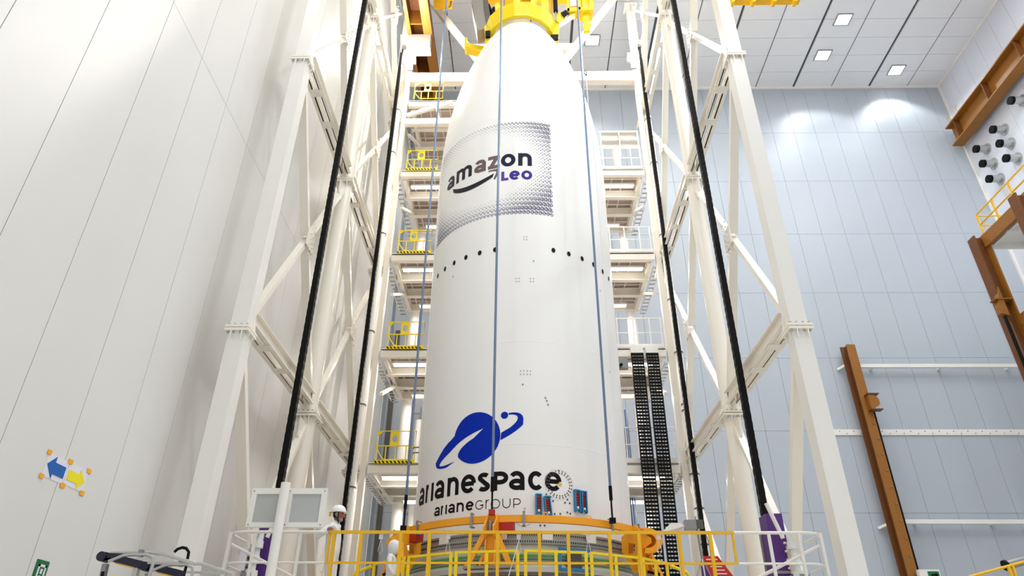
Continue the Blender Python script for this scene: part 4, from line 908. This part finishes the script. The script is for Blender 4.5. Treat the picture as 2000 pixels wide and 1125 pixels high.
# ------------------------------------------------------------------ post with two framed panels
t = thing('panel_post', 'white post carrying two grey framed panels behind the left white rail', 'post', (-3.92, 11.9, 0))
px_, py_ = -4.08, 11.77
part(t, 'post', MB().tube((px_, py_, 0), (px_, py_, 4.66), .08, 24), 'white_paint', True)
def fpanel(x0, x1, z0, z1, y):
    f = part(t, 'panel_frame', MB().plate([(x0, y, z0), (x1, y, z0), (x1, y, z1), (x0, y, z1)], [[(x0 + .09, y, z0 + .08), (x0 + .09, y, z1 - .1), (x1 - .09, y, z1 - .1), (x1 - .09, y, z0 + .08)]], (0, .06, 0)), 'white_paint')
    part(f, 'screen', MB().box((x0 + .08, y + .02, z0 + .07), (x1 - .08, y + .04, z1 - .09)), 'screen_grey')
    for xx in (x0 + .04, x1 - .04):
        for zz in (z0 + .04, z1 - .05): part(f, 'screw', MB().cbox((xx, y - .005, zz), (.014, .012, .014)), 'wire')
fpanel(-4.68, -4.1, 3.95, 4.6, 11.88); fpanel(-4.06, -3.38, 3.95, 4.6, 11.88)
part(t, 'bracket', MB().box((-4.5, 11.95, 4.2), (-3.6, 11.98, 4.3)), 'white_paint')

# hoses / hooks behind left rail
t = thing('hose_hook', 'black bent hose sticking up beside the left truss leg', 'hose', (-5.1, 11.0, 3.0)); part(t, 'hose', MB().path([(-5.06, 10.4, 3.31), (-5.02, 10.4, 3.35), (-4.96, 10.4, 3.37), (-4.9, 10.4, 3.36), (-4.85, 10.4, 3.31), (-4.84, 10.4, 3.1), (-4.86, 10.4, 2.6)], .022, 8), 'black', True)
t = thing('vent_grille', 'brown slotted grille box on the left wall behind the white rail', 'grille', (-5.3, 14.0, 3.7))
part(t, 'box', MB().box((-5.32, 13.5, 3.5), (-5.2, 14.0, 3.9)), 'paper')
for i in range(4): part(t, 'slat', MB().box((-5.19, 13.55, 3.55 + i * .08), (-5.18, 13.95, 3.59 + i * .08)), 'brown_dark')
# covered white bundle on left and right inner braces
for s in (-1, 1):
    t = thing('wrapped_actuator', 'white wrapped actuator at the foot of the %s truss brace' % ('left' if s < 0 else 'right'), 'actuator', (s * 4.75, 13.8, 3), 'wrapped actuators')
    m = MB(); prev = None
    for i in range(9):
        z = 3.0 + i * .13; r = .06 + .03 * (i % 2) + (.04 if i < 4 else 0); m.tube((s * (5.12 - .012 * i), 13.6, z), (s * (5.12 - .012 * (i + 1)), 13.6, z + .13), r, 10, r * .85)
    part(t, 'wrap', m, 'suit', True); part(t, 'rod', MB().tube((s * 4.9, 13.6, 4.1), (s * 4.7, 13.6, 4.75), .04, 10), 'white_paint', True); part(t, 'label', MB().box((s * 5.1 - .09, 13.41, 3.2), (s * 5.1 + .09, 13.42, 3.45)), 'steel')
for s, xw in ((1, 'right'),):
    t = thing('mast_stand', 'grey tripod stand with a small camera box behind the yellow rail on the right', 'stand', (3.35, 13.6, DZ))
    part(t, 'pole', MB().tube((3.33, 13.6, 3.6), (3.3, 13.6, 4.36), .022, 10), 'steel', True)
    for a in (0, 120, 240): part(t, 'leg', MB().tube((3.33, 13.6, 3.75), (3.33 + .45 * cos(radians(a + 20)), 13.6 + .45 * sin(radians(a + 20)), DZ), .014, 8), 'alu', True)
    part(t, 'camera_box', MB().box((3.07, 13.5, 4.25), (3.28, 13.66, 4.42)), 'steel'); part(t, 'bracket', MB().box((3.28, 13.53, 4.27), (3.42, 13.6, 4.43)), 'wire'); part(t, 'pin', MB().tube((3.3, 13.6, 4.36), (3.3, 13.6, 4.5), .012, 8), 'steel')
t = thing('white_canopy', 'small white sloping shade left of the camera stand', 'shade', (2.85, 13.6, 4.2)); part(t, 'shade', MB().prism([(2.6, 13.5, 4.18), (3.05, 13.5, 4.3), (2.97, 13.5, 4.36), (2.8, 13.5, 4.36)], (0, .35, 0)), 'white_paint')
part(t, 'support', MB().box((2.9, 13.6, DZ), (2.94, 13.64, 4.2)), 'white_paint')
t = thing('warning_banner', 'red sheet with white lines of text behind the yellow rail at the right', 'banner', (3.45, 13.3, 3.4))
part(t, 'sheet', MB().prism([(3.25, 13.2, 3.72), (3.52, 13.2, 3.72), (3.8, 13.2, 3.3), (3.45, 13.2, 3.1)], (0, .01, 0)), 'sign_red')
m = MB()
for i in range(7):
    z = 3.66 - i * .06; m.bar((3.3 + i * .03, 13.195, z), (3.5 + i * .035, 13.195, z), .004, .018, (0, 0, 1))
part(t, 'text_line_row', m, 'paper', kind='stuff')

# ------------------------------------------------------------------ signs on the left wall
def wall_quad(name, parent, pts, mm, x, d=.006): return part(parent, name, MB().prism([(x, y, z) for y, z in pts], (d, 0, 0)), mm)
t = thing('arrow_sign', 'white paper with a blue arrow pointing left, taped on the left wall', 'sign', (XL, 9.0, 4.1), 'taped arrow papers')
wall_quad('paper', t, [(8.7, 3.96), (9.16, 3.96), (9.16, 4.26), (8.7, 4.26)], 'paper', XL)
wall_quad('arrow', t, [(8.73, 4.12), (8.88, 4.25), (8.88, 4.175), (9.12, 4.175), (9.12, 4.025), (8.88, 4.025), (8.88, 3.965)], 'sign_blue', XL + .007)
for y, z in ((8.7, 4.26), (8.7, 3.95)): wall_quad('tape', t, [(y - .04, z - .03), (y + .04, z - .03), (y + .04, z + .03), (y - .04, z + .03)], 'tape', XL + .008)
t = thing('arrow_sign', 'white paper with a yellow arrow pointing right, taped on the left wall', 'sign', (XL, 9.4, 4.1), 'taped arrow papers')
wall_quad('paper', t, [(9.17, 3.97), (9.63, 3.97), (9.63, 4.27), (9.17, 4.27)], 'paper', XL)
wall_quad('arrow', t, [(9.6, 4.1), (9.45, 4.24), (9.45, 4.17), (9.2, 4.17), (9.2, 4.04), (9.45, 4.04), (9.45, 3.97)], 'sign_yellow', XL + .007)
for y, z in ((9.17, 4.27), (9.17, 3.95), (9.63, 4.27), (9.63, 3.96)): wall_quad('tape', t, [(y - .05, z - .03), (y + .05, z - .03), (y + .05, z + .03), (y - .05, z + .03)], 'tape', XL + .008)
t = thing('exit_sign', 'green emergency sign with a white bent arrow at the bottom left of the wall', 'sign', (XL, 9.3, 2.9))
wall_quad('board', t, [(9.17, 2.74), (9.42, 2.74), (9.42, 3.02), (9.17, 3.02)], 'sign_green', XL, .012)
m = MB()
for a, b in (((9.22, 2.79), (9.25, 2.97)), ((9.22, 2.94), (9.38, 2.97)), ((9.35, 2.8), (9.38, 2.97)), ((9.28, 2.86), (9.32, 2.92)), ((9.22, 2.79), (9.32, 2.81)), ((9.28, 2.77), (9.31, 2.84))):
    m.box((XL + .013, a[0], a[1]), (XL + .016, b[0], b[1]))
part(t, 'symbol', m, 'paper')
t = thing('exit_sign', 'white box with a green arrow sign at the foot of the brown upright', 'sign', (14.9, 27.3, 5.4))
part(t, 'box', MB().box((14.55, 27.2, 5.1), (15.3, 27.4, 5.52)), 'white_paint'); part(t, 'board', MB().box((14.85, 27.18, 5.1), (15.25, 27.195, 5.45)), 'sign_green')
part(t, 'arrow', MB().prism([(14.95, 27.175, 5.36), (15.12, 27.175, 5.36), (15.12, 27.175, 5.41), (15.22, 27.175, 5.33), (15.12, 27.175, 5.25), (15.12, 27.175, 5.3), (14.95, 27.175, 5.3)], (0, -.003, 0)), 'black')

# ------------------------------------------------------------------ aluminium access steps with padding (bottom left)
def steps(dx, dy, s, lab, nm):
    def q(x, y, z): return (dx + x * s, dy + y * s, 2.83 + (z - 2.83) * s + (0 if s == 1 else .02))
    t = thing('step_frame', lab, 'step frame', q(-4.1, 7.5, 0), 'aluminium step frames')
    part(t, 'handrail', MB().path([q(-4.38, 7.5, 2.87), q(-3.95, 7.5, 2.88), q(-3.8, 7.55, 2.87), q(-3.5, 7.7, 2.79)], .02, 8), 'alu', True)
    part(t, 'handrail', MB().path([q(-4.35, 7.45, 2.78), q(-4.2, 7.45, 2.84), q(-4.12, 7.45, 2.85), q(-3.95, 7.45, 2.85), q(-3.88, 7.45, 2.82), q(-3.86, 7.45, 2.76), q(-3.9, 7.45, 2.2), q(-3.9, 7.45, 1.2)], .018, 8), 'alu', True)
    part(t, 'cross_tube', MB().path([q(-4.0, 7.6, 2.79), q(-3.6, 7.7, 2.79)], .014, 8), 'alu', True)
    part(t, 'pad', MB().bar(q(-4.42, 7.5, 2.84), q(-4.0, 7.5, 2.75), .1 * s, .075 * s), 'padding'); part(t, 'pad', MB().tube(q(-4.44, 7.43, 2.83), q(-4.44, 7.57, 2.83), .05 * s, 14), 'padding', True)
    part(t, 'strap', MB().bar(q(-4.28, 7.5, 2.765), q(-4.06, 7.5, 2.72), .08 * s, .012 * s), 'yellow')
    part(t, 'leg', MB().bar(q(-4.4, 7.5, 2.76), q(-4.3, 7.5, 0.9), .05 * s, .06 * s), 'steel'); part(t, 'leg', MB().bar(q(-4.05, 7.5, 2.72), q(-4.0, 7.5, 0.9), .05 * s, .06 * s), 'alu')
    part(t, 'leg_label', MB().bar(q(-4.386, 7.46, 2.68), q(-4.36, 7.46, 2.4), .034, .002), 'black')
    m = MB()
    part(t, 'hinge', MB().cbox(q(-4.38, 7.48, 2.8), (.1 * s, .06 * s, .03 * s)), 'black'); part(t, 'collar', MB().cbox(q(-4.03, 7.47, 2.865), (.04 * s, .06, .07 * s)), 'steel')
    part(t, 'base', MB().box(q(-4.45, 7.35, .85), q(-3.5, 7.8, .95)), 'alu')
    return t
steps(-0.12, 0.32, 1.0, 'front aluminium step frame with dark blue padding at the bottom left', 0)
steps(0.02, 1.0, 1.0, 'second aluminium step frame with dark blue padding, behind the front one', 1)

# ------------------------------------------------------------------ people
def skin_mesh(name, verts, edges, radii, m, parent, sub=2, root=0):
    me = bpy.data.meshes.new(name); o0 = origin_of(parent)
    me.from_pydata([tuple(Vector(v) - o0) for v in verts], edges, []); o = bpy.data.objects.new(name, me); COL.objects.link(o); o.parent = parent
    o.modifiers.new('skin', 'SKIN'); me.skin_vertices or None
    sv = me.skin_vertices[0].data
    for i, r in enumerate(radii):
        sv[i].radius = (r, r) if not isinstance(r, tuple) else r
        sv[i].use_root = (i == root)
    s = o.modifiers.new('sub', 'SUBSURF'); s.levels = sub; s.render_levels = sub
    o.modifiers['skin'].use_smooth_shade = True
    me.materials.append(MATS[m]); return o
def person(x, y, zf, label, hand=None, scale=1.0, hood=False):
    t = thing('person', label, 'person', (x, y, zf), 'people on the work deck')
    def v(a, b, c): return Vector((x + a * scale, y + b * scale, zf + c * scale))     # a forward (+X), b to his left (+Y)
    V = [v(0, 0, .93), v(.0, 0, 1.1), v(-.01, 0, 1.28), v(-.02, 0, 1.4), v(-.01, 0, 1.48),
         v(-.04, -.17, 1.38), v(-.04, .17, 1.38), v(0, -.1, .86), v(0, .1, .86),
         v(.03, -.11, .48), v(.03, .11, .48), v(-.02, -.12, .1), v(-.02, .12, .1), v(.12, -.13, .04), v(.12, .13, .04)]
    E = [(0, 1), (1, 2), (2, 3), (3, 4), (3, 5), (3, 6), (0, 7), (0, 8), (7, 9), (8, 10), (9, 11), (10, 12), (11, 13), (12, 14)]
    Rd = [.155, .15, .155, .12, .06, .075, .075, .11, .11, .08, .08, .055, .055, .045, .045]
    h = Vector(hand) if hand else v(.15, -.25, .85)
    sh = v(-.04, -.2, 1.36)
    el = v(-.24, -.3, 1.17) if hand else v(.0, -.27, 1.08)
    wr = h + Vector((-.02, .06, .03)) if hand else h + Vector((-.03, 0, .06))
    V += [el, wr]; E += [(5, 15), (15, 16)]; Rd += [.058, .038]
    V += [v(-.03, .25, 1.1), v(.05, .22, .86)]; E += [(6, 17), (17, 18)]; Rd += [.055, .038]
    skin_mesh('body', V, E, [r * scale for r in Rd], 'suit', t)
    for hp, sgn in ((h, 1), (v(.06, .21, .8), -1)):
        hv = [hp + Vector((-.02, .05, .03)), hp + Vector((.0, .01, .035)), hp + Vector((.01, -.015, .035))]; he = [(0, 1), (1, 2)]; hr_ = [.02, .03, .026]
        for k in range(4):
            bx = -.035 + k * .02; L = (.9, 1.05, 1.0, .8)[k]; n0 = len(hv)
            hv += [hp + Vector((bx, -.03 * L, .035)), hp + Vector((bx, -.055 * L, .012)), hp + Vector((bx, -.05 * L, -.018))]; he += [(2, n0), (n0, n0 + 1), (n0 + 1, n0 + 2)]; hr_ += [.0095, .009, .008]
        n0 = len(hv); hv += [hp + Vector((.045, .01, .025)), hp + Vector((.05, .0, -.005))]; he += [(1, n0), (n0, n0 + 1)]; hr_ += [.011, .009]
        skin_mesh('hand', hv, he, hr_, 'skin', t, 1)
    c = v(.03, 0, 1.62)
    def blob(cn, rx_, ry_, rz_, m, name, nz=12, na=18, z0=-1., z1=1., bulge=None, par=None):
        mb = MB(); vs = []
        for i in range(nz + 1):
            zt = z0 + (z1 - z0) * i / nz; rr = sqrt(max(0.0004, 1 - zt * zt))
            for k in range(na):
                a = 2 * pi * k / na; q = Vector((cos(a) * rr * rx_, sin(a) * rr * ry_, zt * rz_))
                if bulge: q = bulge(q, a, zt)
                vs.append(cn + q)
        fs = [(i * na + k, i * na + (k + 1) % na, (i + 1) * na + (k + 1) % na, (i + 1) * na + k) for i in range(nz) for k in range(na)] + [tuple(range(na))[::-1], tuple(range(nz * na, nz * na + na))]
        return part(par or t, name, mb.add(vs, fs), m, True)
    def face(q, a, zt):
        f = cos(a)
        if f > .2:
            if zt < -.45: q.x *= 1.12
            if abs(sin(a)) < .3 and -.4 < zt < .05: q.x += .026
            if .05 < zt < .3 and abs(sin(a)) > .2: q.x -= .006
        if zt < -.3: q.y *= .85
        return q
    hd = blob(c, .095, .075, .12, 'suit' if hood else 'skin', 'head', 16, 24, bulge=face)
    if hood:
        blob(c + Vector((-.01, 0, .01)), .125, .105, .15, 'suit', 'hood'); return t
    for s in (-1, 1):
        part(hd, 'eye', MB().cbox(tuple(c + Vector((.083, s * .032, .015))), (.014, .02, .012)), 'black')
        blob(c + Vector((-.005, s * .075, -.005)), .022, .01, .032, 'skin', 'ear', 6, 8, par=hd)
    part(hd, 'mouth', MB().cbox(tuple(c + Vector((.088, 0, -.06))), (.012, .036, .006)), 'red')
    blob(c + Vector((.025, 0, -.088)), .068, .058, .042, 'cloth_grey', 'beard', 8, 16, -.95, .6)
    blob(c + Vector((-.04, 0, .0)), .064, .077, .075, 'beard', 'hair', 8, 14)
    hm = blob(c + Vector((-.012, 0, .058)), .14, .115, .125, 'helmet', 'helmet', 10, 24, -.15, 1.0)
    part(hm, 'brim', MB().tube(c + Vector((.015, 0, .041)), c + Vector((.015, 0, .053)), .132, 24), 'helmet', True)
    blob(c + Vector((-.015, -.078, -.005)), .032, .026, .045, 'cloth_grey', 'ear_guard', 6, 12)
    part(t, 'chin_strap', MB().path([c + Vector((.02, -.108, .03)), c + Vector((.02, -.1, -.06)), c + Vector((.03, -.06, -.13)), c + Vector((.02, -.06, -.28))], .008, 6), 'black')
    part(t, 'chin_strap', MB().path([c + Vector((-.08, -.085, .03)), c + Vector((-.02, -.095, -.06)), c + Vector((.03, -.06, -.13))], .007, 6), 'black')
    part(t, 'clip', MB().box(c + Vector((-.175, -.03, -.02)), c + Vector((-.15, .03, .05))), 'yellow')
    part(t, 'collar', MB().lathe([(.085, c.z - .17), (.1, c.z - .19), (.1, c.z - .24), (.085, c.z - .25)], (c.x - .03, c.y), 18, closed=True), 'suit', True)
    return t
person(-3.45, 12.98, DZ, 'person in white coverall and white helmet, right hand on the yellow rail, looking right', hand=(-3.44, 12.61, 4.045), scale=.98)
person(-2.62, 14.45, DZ, 'person in white hooded coverall, half hidden behind the left orange bracket', scale=.78, hood=True)
